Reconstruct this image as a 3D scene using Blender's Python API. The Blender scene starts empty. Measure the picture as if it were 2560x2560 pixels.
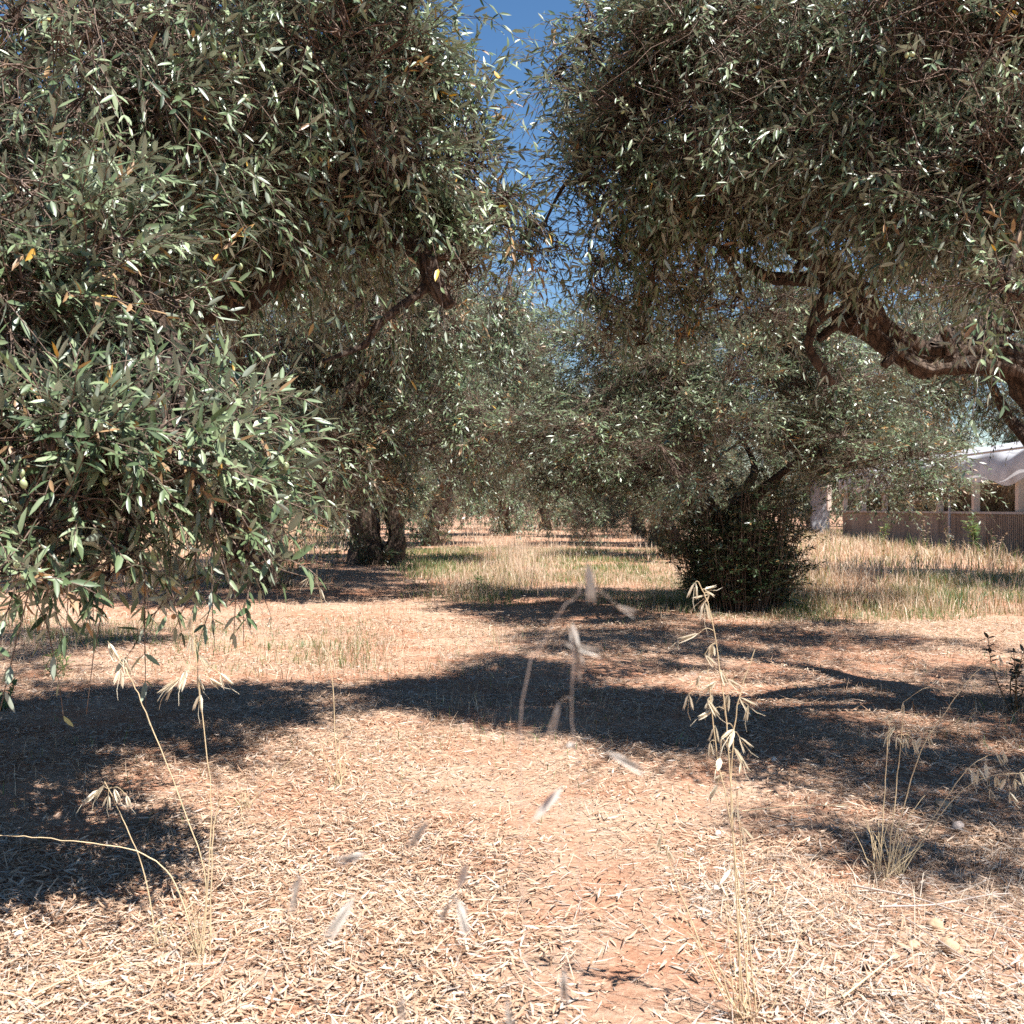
import bpy, math, random
import numpy as np
from mathutils import Vector, kdtree
C = bpy.context.scene
R = math.radians
rng = np.random.default_rng(11)
random.seed(5)

# ------------------------------------------------------------------ camera, sky, sun, exposure
CAMZ = 1.05
cam = bpy.data.cameras.new('camera')
cam_o = bpy.data.objects.new('camera', cam)
C.collection.objects.link(cam_o)
cam_o.location = (0, 0, CAMZ)
cam_o.rotation_euler = (R(90 - 0.17), 0, 0)
cam.sensor_width = 36
cam.lens = 36.9
cam.clip_start = 0.05
cam.clip_end = 2000
cam.dof.use_dof = True
cam.dof.focus_distance = 4.5
cam.dof.aperture_fstop = 10.5
C.camera = cam_o

SUN_EL, SUN_AZ = 63.0, -45.0            # elevation; azimuth from +X, negative is behind the camera
sd = Vector((math.cos(R(SUN_EL)) * math.cos(R(SUN_AZ)), math.cos(R(SUN_EL)) * math.sin(R(SUN_AZ)), math.sin(R(SUN_EL))))
world = bpy.data.worlds.new('World')
C.world = world
world.use_nodes = True
wn = world.node_tree.nodes
bg = wn['Background']
sky = wn.new('ShaderNodeTexSky')
sky.sky_type = 'NISHITA'
sky.sun_disc = False
sky.sun_elevation = R(SUN_EL)
sky.sun_rotation = R(90 - SUN_AZ)
sky.altitude = 300
sky.air_density = 1.0
sky.dust_density = 0.0
sky.ozone_density = 1.0
shs = wn.new('ShaderNodeHueSaturation')
shs.inputs['Saturation'].default_value = 1.22
world.node_tree.links.new(sky.outputs[0], shs.inputs['Color'])
world.node_tree.links.new(shs.outputs[0], bg.inputs[0])
bg.inputs[1].default_value = 0.058
sun = bpy.data.lights.new('sun', 'SUN')
sun.energy = 5.0
sun.angle = R(0.53)
sun.color = (1.0, 0.965, 0.92)
sun_o = bpy.data.objects.new('sun', sun)
C.collection.objects.link(sun_o)
sun_o.rotation_euler = sd.to_track_quat('Z', 'Y').to_euler()
sun_o.location = (20, -8, 40)
C.view_settings.view_transform = 'Standard'
C.view_settings.look = 'None'
C.view_settings.gamma = 1
C.view_settings.exposure = 1.40
C.render.engine = 'CYCLES'
cy = C.cycles
cy.max_bounces = 5
cy.diffuse_bounces = 1
cy.glossy_bounces = 2
cy.transmission_bounces = 4
cy.sample_clamp_indirect = 6
cy.use_denoising = False

# ------------------------------------------------------------------ materials
def mat(name):
    m = bpy.data.materials.new(name)
    m.use_nodes = True
    nt = m.node_tree
    return m, nt, nt.nodes, nt.links, nt.nodes['Principled BSDF'], nt.nodes['Material Output']

def ramp(nodes, stops):
    r = nodes.new('ShaderNodeValToRGB')
    e = r.color_ramp.elements
    while len(e) < len(stops):
        e.new(0.5)
    for k, (p, c) in enumerate(stops):
        e[k].position = p
        e[k].color = (*c, 1)
    return r

def noise(nodes, links, scale, detail=5, rough=0.6, coord=None, dist=0.0):
    n = nodes.new('ShaderNodeTexNoise')
    n.inputs['Scale'].default_value = scale
    n.inputs['Detail'].default_value = detail
    n.inputs['Roughness'].default_value = rough
    n.inputs['Distortion'].default_value = dist
    if coord is not None:
        links.new(coord, n.inputs['Vector'])
    return n

def leaf_material(name, up, low, odd, transl=0.18, rough=0.4, spec=0.55):
    """two faced leaf: attribute col.r = tint, col.g = 1 for a discoloured leaf"""
    m, nt, N, L, P, out = mat(name)
    at = N.new('ShaderNodeAttribute'); at.attribute_name = 'col'
    sp = N.new('ShaderNodeSeparateColor'); L.new(at.outputs['Color'], sp.inputs[0])
    ru = ramp(N, up); rl = ramp(N, low); ro = ramp(N, odd)
    for r_ in (ru, rl, ro): L.new(sp.outputs[0], r_.inputs[0])
    geo = N.new('ShaderNodeNewGeometry')
    mx = N.new('ShaderNodeMix'); mx.data_type = 'RGBA'
    L.new(geo.outputs['Backfacing'], mx.inputs[0]); L.new(ru.outputs[0], mx.inputs[6]); L.new(rl.outputs[0], mx.inputs[7])
    m2 = N.new('ShaderNodeMix'); m2.data_type = 'RGBA'
    L.new(sp.outputs[1], m2.inputs[0]); L.new(mx.outputs[2], m2.inputs[6]); L.new(ro.outputs[0], m2.inputs[7])
    L.new(m2.outputs[2], P.inputs['Base Color'])
    P.inputs['Roughness'].default_value = rough
    P.inputs['Specular IOR Level'].default_value = spec
    tr = N.new('ShaderNodeBsdfTranslucent')
    hs = N.new('ShaderNodeHueSaturation'); hs.inputs['Saturation'].default_value = 1.25; hs.inputs['Value'].default_value = 1.5
    L.new(m2.outputs[2], hs.inputs['Color']); L.new(hs.outputs[0], tr.inputs[0])
    ms = N.new('ShaderNodeMixShader'); ms.inputs[0].default_value = transl
    L.new(P.outputs[0], ms.inputs[1]); L.new(tr.outputs[0], ms.inputs[2]); L.new(ms.outputs[0], out.inputs[0])
    return m

M_LEAF = leaf_material('olive leaf',
    [(0, (0.036, 0.062, 0.025)), (0.5, (0.108, 0.154, 0.068)), (1, (0.250, 0.305, 0.168))],
    [(0, (0.16, 0.19, 0.135)), (0.6, (0.26, 0.295, 0.225)), (1, (0.36, 0.39, 0.31))],
    [(0, (0.20, 0.12, 0.055)), (0.45, (0.33, 0.21, 0.11)), (0.6, (0.45, 0.26, 0.05)), (1, (0.55, 0.36, 0.06))], 0.10, 0.42, 0.75)
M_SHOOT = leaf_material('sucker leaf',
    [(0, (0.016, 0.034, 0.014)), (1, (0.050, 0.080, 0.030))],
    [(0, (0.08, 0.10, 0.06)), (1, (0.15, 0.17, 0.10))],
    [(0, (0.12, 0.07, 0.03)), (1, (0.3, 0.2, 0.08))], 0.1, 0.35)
M_WEED = leaf_material('weed leaf',
    [(0, (0.06, 0.11, 0.035)), (1, (0.16, 0.24, 0.075))],
    [(0, (0.10, 0.15, 0.06)), (1, (0.2, 0.26, 0.11))],
    [(0, (0.3, 0.2, 0.1)), (1, (0.45, 0.34, 0.16))], 0.25, 0.5)
M_DARKWEED = leaf_material('dark weed leaf',
    [(0, (0.02, 0.022, 0.014)), (1, (0.05, 0.055, 0.03))],
    [(0, (0.06, 0.06, 0.045)), (1, (0.1, 0.1, 0.07))],
    [(0, (0.1, 0.06, 0.03)), (1, (0.16, 0.1, 0.05))], 0.05, 0.55)
M_DEADVINE = leaf_material('withered vine leaf',
    [(0, (0.11, 0.060, 0.032)), (1, (0.36, 0.23, 0.13))],
    [(0, (0.08, 0.045, 0.024)), (1, (0.27, 0.18, 0.10))],
    [(0, (0.13, 0.12, 0.05)), (1, (0.26, 0.24, 0.09))], 0.12, 0.7)
def litter_ramp(k):
    f = lambda c: tuple(x * k for x in c)
    return [(0, f((0.24, 0.130, 0.075))), (0.2, f((0.37, 0.232, 0.146))), (0.5, f((0.52, 0.358, 0.245))), (0.78, f((0.66, 0.505, 0.378))), (0.93, f((0.75, 0.63, 0.49))), (1, f((0.86, 0.79, 0.68)))]
M_LITTER = leaf_material('fallen leaf', litter_ramp(.87), litter_ramp(.89),
    [(0, (0.30, 0.25, 0.21)), (0.6, (0.44, 0.37, 0.31)), (1, (0.58, 0.51, 0.44))], 0.10, 0.7, 0.2)
M_DRY = leaf_material('dry grass blade',
    [(0, (0.34, 0.235, 0.16)), (0.5, (0.54, 0.415, 0.295)), (1, (0.72, 0.61, 0.47))],
    [(0, (0.34, 0.235, 0.16)), (0.5, (0.54, 0.415, 0.295)), (1, (0.72, 0.61, 0.47))],
    [(0, (0.26, 0.12, 0.06)), (1, (0.36, 0.2, 0.1))], 0.25, 0.55)
M_GREEN = leaf_material('green grass blade',
    [(0, (0.07, 0.115, 0.04)), (0.6, (0.13, 0.19, 0.065)), (1, (0.27, 0.30, 0.13))],
    [(0, (0.07, 0.115, 0.04)), (0.6, (0.13, 0.19, 0.065)), (1, (0.27, 0.30, 0.13))],
    [(0, (0.40, 0.32, 0.16)), (1, (0.58, 0.46, 0.26))], 0.3, 0.5)

def bark_material(name, stops, bump=0.8, scale=16):
    m, nt, N, L, P, out = mat(name)
    tc = N.new('ShaderNodeTexCoord')
    n1 = noise(N, L, scale, 8, 0.7, tc.outputs['Object'], 0.6)
    n2 = noise(N, L, scale * 0.23, 4, 0.55, tc.outputs['Object'])
    ad = N.new('ShaderNodeMath'); ad.operation = 'MULTIPLY_ADD'; ad.inputs[1].default_value = 0.55
    sc = N.new('ShaderNodeMath'); sc.operation = 'MULTIPLY'; sc.inputs[1].default_value = 0.45
    L.new(n2.outputs[0], sc.inputs[0]); L.new(n1.outputs[0], ad.inputs[0]); L.new(sc.outputs[0], ad.inputs[2])
    r_ = ramp(N, stops); L.new(ad.outputs[0], r_.inputs[0]); L.new(r_.outputs[0], P.inputs['Base Color'])
    P.inputs['Roughness'].default_value = 0.9
    v = N.new('ShaderNodeTexVoronoi'); v.feature = 'DISTANCE_TO_EDGE'; v.inputs['Scale'].default_value = scale * 1.6
    mp = N.new('ShaderNodeMapping'); mp.inputs['Scale'].default_value = (1, 1, 0.35)
    L.new(tc.outputs['Object'], mp.inputs[0]); L.new(mp.outputs[0], v.inputs['Vector'])
    a2 = N.new('ShaderNodeMath'); a2.operation = 'MULTIPLY_ADD'; a2.inputs[1].default_value = 1.5
    L.new(v.outputs['Distance'], a2.inputs[0]); L.new(n1.outputs[0], a2.inputs[2])
    ck = ramp(N, [(0.0, (0.25, 0.22, 0.2)), (0.12, (1, 1, 1))]); L.new(v.outputs['Distance'], ck.inputs[0])
    mm = N.new('ShaderNodeMix'); mm.data_type = 'RGBA'; mm.blend_type = 'MULTIPLY'; mm.inputs[0].default_value = 1.0
    L.new(r_.outputs[0], mm.inputs[6]); L.new(ck.outputs[0], mm.inputs[7]); L.new(mm.outputs[2], P.inputs['Base Color'])
    b = N.new('ShaderNodeBump'); b.inputs['Strength'].default_value = min(1, bump * 1.3); b.inputs['Distance'].default_value = 0.05
    L.new(a2.outputs[0], b.inputs['Height']); L.new(b.outputs[0], P.inputs['Normal'])
    return m
M_BARK = bark_material('olive bark', [(0.3, (0.040, 0.025, 0.017)), (0.5, (0.105, 0.068, 0.047)), (0.62, (0.18, 0.128, 0.093)), (0.75, (0.27, 0.215, 0.17))])
M_TWIG = bark_material('olive twig', [(0.3, (0.085, 0.052, 0.036)), (0.5, (0.165, 0.110, 0.080)), (0.7, (0.29, 0.22, 0.17))], 0.2, 40)

def simple(name, col, rough=0.7, var=0.25, scale=9.0, transl=0.0, bump=0.0, spec=0.4):
    m, nt, N, L, P, out = mat(name)
    tc = N.new('ShaderNodeTexCoord')
    n = noise(N, L, scale, 6, 0.65, tc.outputs['Object'])
    r_ = ramp(N, [(0.3, tuple(c * (1 - var) for c in col)), (0.7, tuple(min(1, c * (1 + var)) for c in col))])
    L.new(n.outputs[0], r_.inputs[0]); L.new(r_.outputs[0], P.inputs['Base Color'])
    P.inputs['Roughness'].default_value = rough
    P.inputs['Specular IOR Level'].default_value = spec
    if bump:
        b = N.new('ShaderNodeBump'); b.inputs['Strength'].default_value = bump; b.inputs['Distance'].default_value = 0.02
        L.new(n.outputs[0], b.inputs['Height']); L.new(b.outputs[0], P.inputs['Normal'])
    if transl:
        tr = N.new('ShaderNodeBsdfTranslucent'); L.new(r_.outputs[0], tr.inputs[0])
        ms = N.new('ShaderNodeMixShader'); ms.inputs[0].default_value = transl
        L.new(P.outputs[0], ms.inputs[1]); L.new(tr.outputs[0], ms.inputs[2]); L.new(ms.outputs[0], out.inputs[0])
    return m
M_OLIVE = simple('unripe olive skin', (0.36, 0.42, 0.23), 0.35, 0.12, 60, 0.06, 0, 0.5)
M_STRAW = simple('straw stem', (0.66, 0.51, 0.31), 0.5, 0.2, 30, 0.1)
M_GLUME = simple('oat glume', (0.82, 0.73, 0.56), 0.5, 0.14, 50, 0.35)
M_GREYGLUME = simple('greyer oat glume', (0.58, 0.53, 0.47), 0.6, 0.14, 50, 0.25)  # greyer than the other glumes, for the oats close to the lens
M_GREYSTEM = simple('weathered stalk', (0.40, 0.32, 0.27), 0.7, 0.25, 30)
M_STONE = simple('limestone pebble', (0.43, 0.28, 0.175), 0.85, 0.3, 25, 0, 0.5)
M_PALE = simple('white shell', (0.80, 0.75, 0.68), 0.6, 0.15, 60)
M_POST = simple('weathered pale wood', (0.62, 0.51, 0.42), 0.8, 0.18, 6, 0, 0.2)
M_SHEET = simple('agricultural plastic sheet', (0.56, 0.56, 0.58), 0.6, 0.2, 2.5, 0.35)
M_POLE = simple('galvanised pole', (0.45, 0.43, 0.42), 0.55, 0.15, 12)
M_SILL = simple('grey sill', (0.42, 0.38, 0.35), 0.85, 0.2, 6)
M_DEADSTEM = simple('dry brown stem', (0.20, 0.115, 0.06), 0.8, 0.3, 20)

def wall_material():
    m, nt, N, L, P, out = mat('stained concrete')
    tc = N.new('ShaderNodeTexCoord')
    mp = N.new('ShaderNodeMapping'); mp.inputs['Scale'].default_value = (6, 6, 0.5)
    L.new(tc.outputs['Object'], mp.inputs[0])
    n1 = noise(N, L, 1.2, 8, 0.7, mp.outputs[0])
    n2 = noise(N, L, 0.8, 5, 0.6, tc.outputs['Object'])
    a = N.new('ShaderNodeMath'); a.operation = 'ADD'; L.new(n1.outputs[0], a.inputs[0]); L.new(n2.outputs[0], a.inputs[1])
    h = N.new('ShaderNodeMath'); h.operation = 'MULTIPLY'; h.inputs[1].default_value = 0.5; L.new(a.outputs[0], h.inputs[0])
    r_ = ramp(N, [(0.35, (0.13, 0.095, 0.07)), (0.5, (0.29, 0.225, 0.175)), (0.68, (0.44, 0.36, 0.29))])
    L.new(h.outputs[0], r_.inputs[0]); L.new(r_.outputs[0], P.inputs['Base Color'])
    P.inputs['Roughness'].default_value = 0.92
    b = N.new('ShaderNodeBump'); b.inputs['Strength'].default_value = 0.4; b.inputs['Distance'].default_value = 0.03
    L.new(h.outputs[0], b.inputs['Height']); L.new(b.outputs[0], P.inputs['Normal'])
    return m
M_WALL = wall_material()

def ground_material():
    m, nt, N, L, P, out = mat('red earth')
    tc = N.new('ShaderNodeTexCoord')
    big = noise(N, L, 0.35, 6, 0.6, tc.outputs['Object'], 0.4)
    mid = noise(N, L, 3.2, 8, 0.7, tc.outputs['Object'], 0.3)
    fine = noise(N, L, 60, 6, 0.75, tc.outputs['Object'])
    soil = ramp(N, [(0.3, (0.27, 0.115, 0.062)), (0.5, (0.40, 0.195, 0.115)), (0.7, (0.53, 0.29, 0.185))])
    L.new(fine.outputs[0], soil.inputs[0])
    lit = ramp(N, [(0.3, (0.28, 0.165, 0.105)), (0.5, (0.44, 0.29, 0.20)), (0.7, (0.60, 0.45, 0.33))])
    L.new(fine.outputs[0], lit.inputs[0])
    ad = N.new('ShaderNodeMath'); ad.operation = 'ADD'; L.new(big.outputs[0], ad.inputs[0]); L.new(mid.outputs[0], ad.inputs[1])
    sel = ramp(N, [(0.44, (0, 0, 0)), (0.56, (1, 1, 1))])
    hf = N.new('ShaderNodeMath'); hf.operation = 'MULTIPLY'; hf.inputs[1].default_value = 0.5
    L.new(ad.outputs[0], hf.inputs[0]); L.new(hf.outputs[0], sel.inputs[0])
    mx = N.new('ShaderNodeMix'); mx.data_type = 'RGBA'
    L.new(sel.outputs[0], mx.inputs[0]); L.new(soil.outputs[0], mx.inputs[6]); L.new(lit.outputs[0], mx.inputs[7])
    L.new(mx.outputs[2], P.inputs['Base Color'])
    P.inputs['Roughness'].default_value = 0.95
    P.inputs['Specular IOR Level'].default_value = 0.2
    a3 = N.new('ShaderNodeMath'); a3.operation = 'MULTIPLY_ADD'; a3.inputs[1].default_value = 2.5
    L.new(mid.outputs[0], a3.inputs[0]); L.new(fine.outputs[0], a3.inputs[2])
    b = N.new('ShaderNodeBump'); b.inputs['Strength'].default_value = 0.7; b.inputs['Distance'].default_value = 0.03
    L.new(a3.outputs[0], b.inputs['Height']); L.new(b.outputs[0], P.inputs['Normal'])
    return m
M_GROUND = ground_material()

# ------------------------------------------------------------------ helpers
def nrm(v):
    return v / np.maximum(np.linalg.norm(v, axis=-1, keepdims=True), 1e-9)

class MB:
    """collects geometry of ONE mesh"""
    def __init__(self): self.V, self.F, self.K, self.M, self.n = [], [], [], [], 0
    def add(self, V, F, col=None, mi=0):
        V = np.asarray(V, np.float32).reshape(-1, 3); F = np.asarray(F, np.int32)
        if len(V) == 0 or len(F) == 0: return
        if col is None: col = np.tile(np.array([.5, 0, 0, 1], np.float32), (len(V), 1))
        self.V.append(V); self.F.append(F + self.n); self.K.append(np.asarray(col, np.float32)); self.M.append(mi)
        self.n += len(V)
    def mesh(self, name, mats, smooth=True):
        me = bpy.data.meshes.new(name)
        V = np.concatenate(self.V); K = np.concatenate(self.K)
        me.vertices.add(len(V)); me.vertices.foreach_set('co', V.ravel())
        loops = np.concatenate([f.ravel() for f in self.F])
        sizes = np.concatenate([np.full(len(f), f.shape[1], np.int32) for f in self.F])
        mi = np.concatenate([np.full(len(f), m, np.int32) for f, m in zip(self.F, self.M)])
        starts = np.concatenate([[0], np.cumsum(sizes)[:-1]]).astype(np.int32)
        me.loops.add(len(loops)); me.loops.foreach_set('vertex_index', loops)
        me.polygons.add(len(sizes)); me.polygons.foreach_set('loop_start', starts)
        me.polygons.foreach_set('material_index', mi)
        me.polygons.foreach_set('use_smooth', np.full(len(sizes), smooth, bool))
        a = me.attributes.new('col', 'FLOAT_COLOR', 'POINT'); a.data.foreach_set('color', K.ravel())
        for m in (mats if isinstance(mats, (list, tuple)) else [mats]): me.materials.append(m)
        me.update(calc_edges=True)
        return me
    def build(self, name, mats, parent=None, smooth=True):
        return link(name, self.mesh(name, mats, smooth), parent)

def link(name, me, parent=None):
    o = bpy.data.objects.new(name, me); C.collection.objects.link(o)
    if parent is not None: o.parent = parent
    return o
def tag(o, label=None, cat=None, group=None, kind=None):
    for k, v in (('label', label), ('category', cat), ('group', group), ('kind', kind)):
        if v: o[k] = v
    return o
def empty(name, loc, rz=0.0):
    o = bpy.data.objects.new(name, None); C.collection.objects.link(o)
    o.empty_display_size = 0.2; o.location = loc; o.rotation_euler = (0, 0, rz)
    return o
def copy_tree(o, parent=None):
    c = o.copy(); C.collection.objects.link(c)
    if parent is not None: c.parent = parent
    for ch in list(o.children): copy_tree(ch, c)
    return c

def wob(p, s, seed=0):
    """cheap smooth 3-D noise, about -1..1"""
    p = np.asarray(p, float) * s; k = seed * 1.7
    x, y, z = p[..., 0], p[..., 1], p[..., 2]
    return (np.sin(1.3 * x + 2.1 * np.sin(0.9 * y + k) + k) + np.sin(1.7 * y + 1.9 * np.sin(1.1 * z + 2 * k) + 3 * k)
            + np.sin(1.5 * z + 1.7 * np.sin(1.2 * x + k) + 5 * k) + 0.7 * np.sin(3.1 * x + 2.7 * y + 2.3 * z + k)) / 3.0

def gz(x, y):
    x = np.asarray(x, float); y = np.asarray(y, float)
    near = np.exp(-(np.maximum(np.hypot(x, y) - 6, 0) / 14.0) ** 2)
    z = 0.018 * np.sin(1.9 * x + 1.3 * np.sin(1.1 * y)) + 0.015 * np.sin(1.6 * y + 1.1 * np.sin(1.7 * x + 1)) + 0.007 * np.sin(5.1 * x + 2 * np.sin(4.2 * y)) + 0.006 * np.sin(6.3 * y + 2.2 * np.sin(3.9 * x))
    return z * near

def P(px, py, d):
    """the point seen at px,py (photo measured 1932 wide) at a distance of d metres along the lane"""
    return np.array([(px - 966) / 1980 * d, d, CAMZ + (960 - py) / 1980 * d])

def catmull(pts, per=6):
    p = np.asarray(pts, float)
    if len(p) < 3: per = max(per, 2)
    q = np.vstack([2 * p[0] - p[1], p, 2 * p[-1] - p[-2]])
    out = []
    for i in range(1, len(q) - 2):
        t = np.linspace(0, 1, per, endpoint=False)[:, None]
        a, b, c, d = q[i - 1], q[i], q[i + 1], q[i + 2]
        out.append(.5 * (2 * b + (c - a) * t + (2 * a - 5 * b + 4 * c - d) * t ** 2 + (3 * b - a - 3 * c + d) * t ** 3))
    return np.vstack(out + [p[-1:]])

def tubes(mb, PT, RD, sides=3, mi=0, tint=0.5):
    """PT [n,k,3], RD [n,k]"""
    PT = np.asarray(PT, float); RD = np.asarray(RD, float)
    n, k, _ = PT.shape
    if n == 0: return
    T = nrm(np.gradient(PT, axis=1))
    ref = np.where(np.abs(T[..., 2:3]) > 0.9, np.array([1., 0, 0]), np.array([0, 0, 1.]))
    if k > 2: ref = np.repeat(np.where(np.abs(nrm(PT[:, -1] - PT[:, 0])[:, None, 2:3]) > 0.8, np.array([1., 0.1, 0]), np.array([0.1, 0, 1.])), k, axis=1)
    U = nrm(np.cross(T, ref)); W = np.cross(T, U)
    a = np.arange(sides) * 2 * np.pi / sides
    ring = PT[:, :, None] + RD[:, :, None, None] * (U[:, :, None] * np.cos(a)[:, None] + W[:, :, None] * np.sin(a)[:, None])
    base = (np.arange(n) * k * sides)[:, None, None]; i = np.arange(k - 1)[None, :, None] * sides; j = np.arange(sides)[None, None]
    j2 = (j + 1) % sides
    F = np.stack([base + i + j, base + i + sides + j, base + i + sides + j2, base + i + j2], -1).reshape(-1, 4)[:, ::-1]
    col = np.tile(np.array([tint, 0, 0, 1], np.float32), (n * k * sides, 1))
    mb.add(ring.reshape(-1, 3), F, col, mi)

def gnarl(mb, pts, rad, sides=22, per=7, seed=0, amp=0.16, twist=1.6, mi=0):
    """a twisted, ridged olive trunk or limb"""
    c = catmull(pts, per); r_ = np.interp(np.linspace(0, 1, len(c)), np.linspace(0, 1, len(rad)), rad)
    s = np.concatenate([[0], np.cumsum(np.linalg.norm(np.diff(c, axis=0), axis=1))])
    c = c + 0.18 * r_[:, None] * np.stack([wob(c * 1.0 + 9 * k, 3.5, seed + k) for k in range(3)], -1)
    T = nrm(np.gradient(c, axis=0)); U = np.zeros_like(T)
    u = np.cross(T[0], [0.3, 0.9, 0.2]); u /= np.linalg.norm(u)
    for i in range(len(c)):
        u = u - T[i] * np.dot(u, T[i]); u /= np.linalg.norm(u); U[i] = u
    W = np.cross(T, U)
    a = np.arange(sides) * 2 * np.pi / sides
    tw = (twist * s)[:, None]
    rr = r_[:, None] * (1 + amp * np.sin(3 * a[None] + tw + seed) + amp * .7 * np.sin(5 * a[None] - tw * 1.4 + 2 * seed) + amp * .5 * np.sin(8 * a[None] + tw * 0.6 + 3 * np.sin(3 * s)[:, None]) + amp * .3 * np.sin(15 * a[None] - tw * 1.1 + 4 * np.sin(5 * s + 1)[:, None]))
    rr = rr * (1 + .16 * np.maximum(0, wob(np.stack([s * 6, s * 0 + seed, s * 2], -1), 1.0, seed))[:, None])
    ring = c[:, None] + rr[..., None] * (U[:, None] * np.cos(a)[None, :, None] + W[:, None] * np.sin(a)[None, :, None])
    ring = ring + (0.14 * wob(ring, 9 / max(0.05, r_.mean() * 6), seed) + .08 * wob(ring, 26 / max(0.05, r_.mean() * 6), seed + 1))[..., None] * r_[:, None, None] * nrm(ring - c[:, None])
    k = len(c); i = np.arange(k - 1)[:, None] * sides; j = np.arange(sides)[None]; j2 = (j + 1) % sides
    F = np.stack([i + j, i + j2, i + sides + j2, i + sides + j], -1).reshape(-1, 4)
    V = ring.reshape(-1, 3)
    mb.add(V, F, None, mi)
    cap = np.vstack([V[-sides:], c[-1] + T[-1] * r_[-1] * 0.5])
    mb.add(cap, np.stack([np.arange(sides), (np.arange(sides) + 1) % sides, np.full(sides, sides)], -1), None, mi)
    return c

LT = np.array([[0, 0, 0], [.28, -.46, .16], [.28, 0, 0], [.28, .46, .16], [.68, -.40, .13], [.68, 0, 0], [.68, .40, .13], [1, 0, 0]])
LF3 = np.array([[0, 2, 1], [0, 3, 2], [4, 5, 7], [5, 6, 7]]); LF4 = np.array([[1, 2, 5, 4], [2, 3, 6, 5]])
def leaves(mb, B, D, Nn, L, W, tint, odd, fine=True, curl=0.1, mi=0):
    """lance shaped leaves; B base, D direction, Nn upper side"""
    B = B.reshape(-1, 3); D = nrm(D.reshape(-1, 3)); Nn = Nn.reshape(-1, 3)
    n = len(B)
    if n == 0: return
    Nn = nrm(Nn - D * (Nn * D).sum(-1, keepdims=True)); S = np.cross(D, Nn)
    L = np.broadcast_to(L, (n,)); W = np.broadcast_to(W, (n,)); tint = np.broadcast_to(tint, (n,)); odd = np.broadcast_to(odd, (n,))
    cu = np.broadcast_to(curl, (n,))
    T = LT if fine else np.array([[0, 0, 0], [.42, .5, .1], [1, 0, 0], [.42, -.5, .1]])
    k = len(T)
    V = (B[:, None] + D[:, None] * (T[None, :, 0:1] * L[:, None, None]) + S[:, None] * (T[None, :, 1:2] * W[:, None, None])
         + Nn[:, None] * (T[None, :, 2:3] * W[:, None, None] - (T[None, :, 0:1] ** 2) * (cu * L)[:, None, None]))
    col = np.zeros((n, k, 4), np.float32); col[..., 0] = tint[:, None]; col[..., 1] = odd[:, None]; col[..., 3] = 1
    o = (np.arange(n) * k)[:, None, None]
    if fine:
        off = mb.n
        mb.add(V, (LF3[None] + o).reshape(-1, 3), col.reshape(-1, 4), mi)
        mb.F.append((LF4[None] + o).reshape(-1, 4).astype(np.int32) + off); mb.M.append(mi)
        # keep the lists aligned: this face block has no vertices of its own
        mb.V.append(np.zeros((0, 3), np.float32)); mb.K.append(np.zeros((0, 4), np.float32))
    else:
        mb.add(V, (np.array([[0, 1, 2, 3]])[None] + o).reshape(-1, 4), col.reshape(-1, 4), mi)

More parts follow.
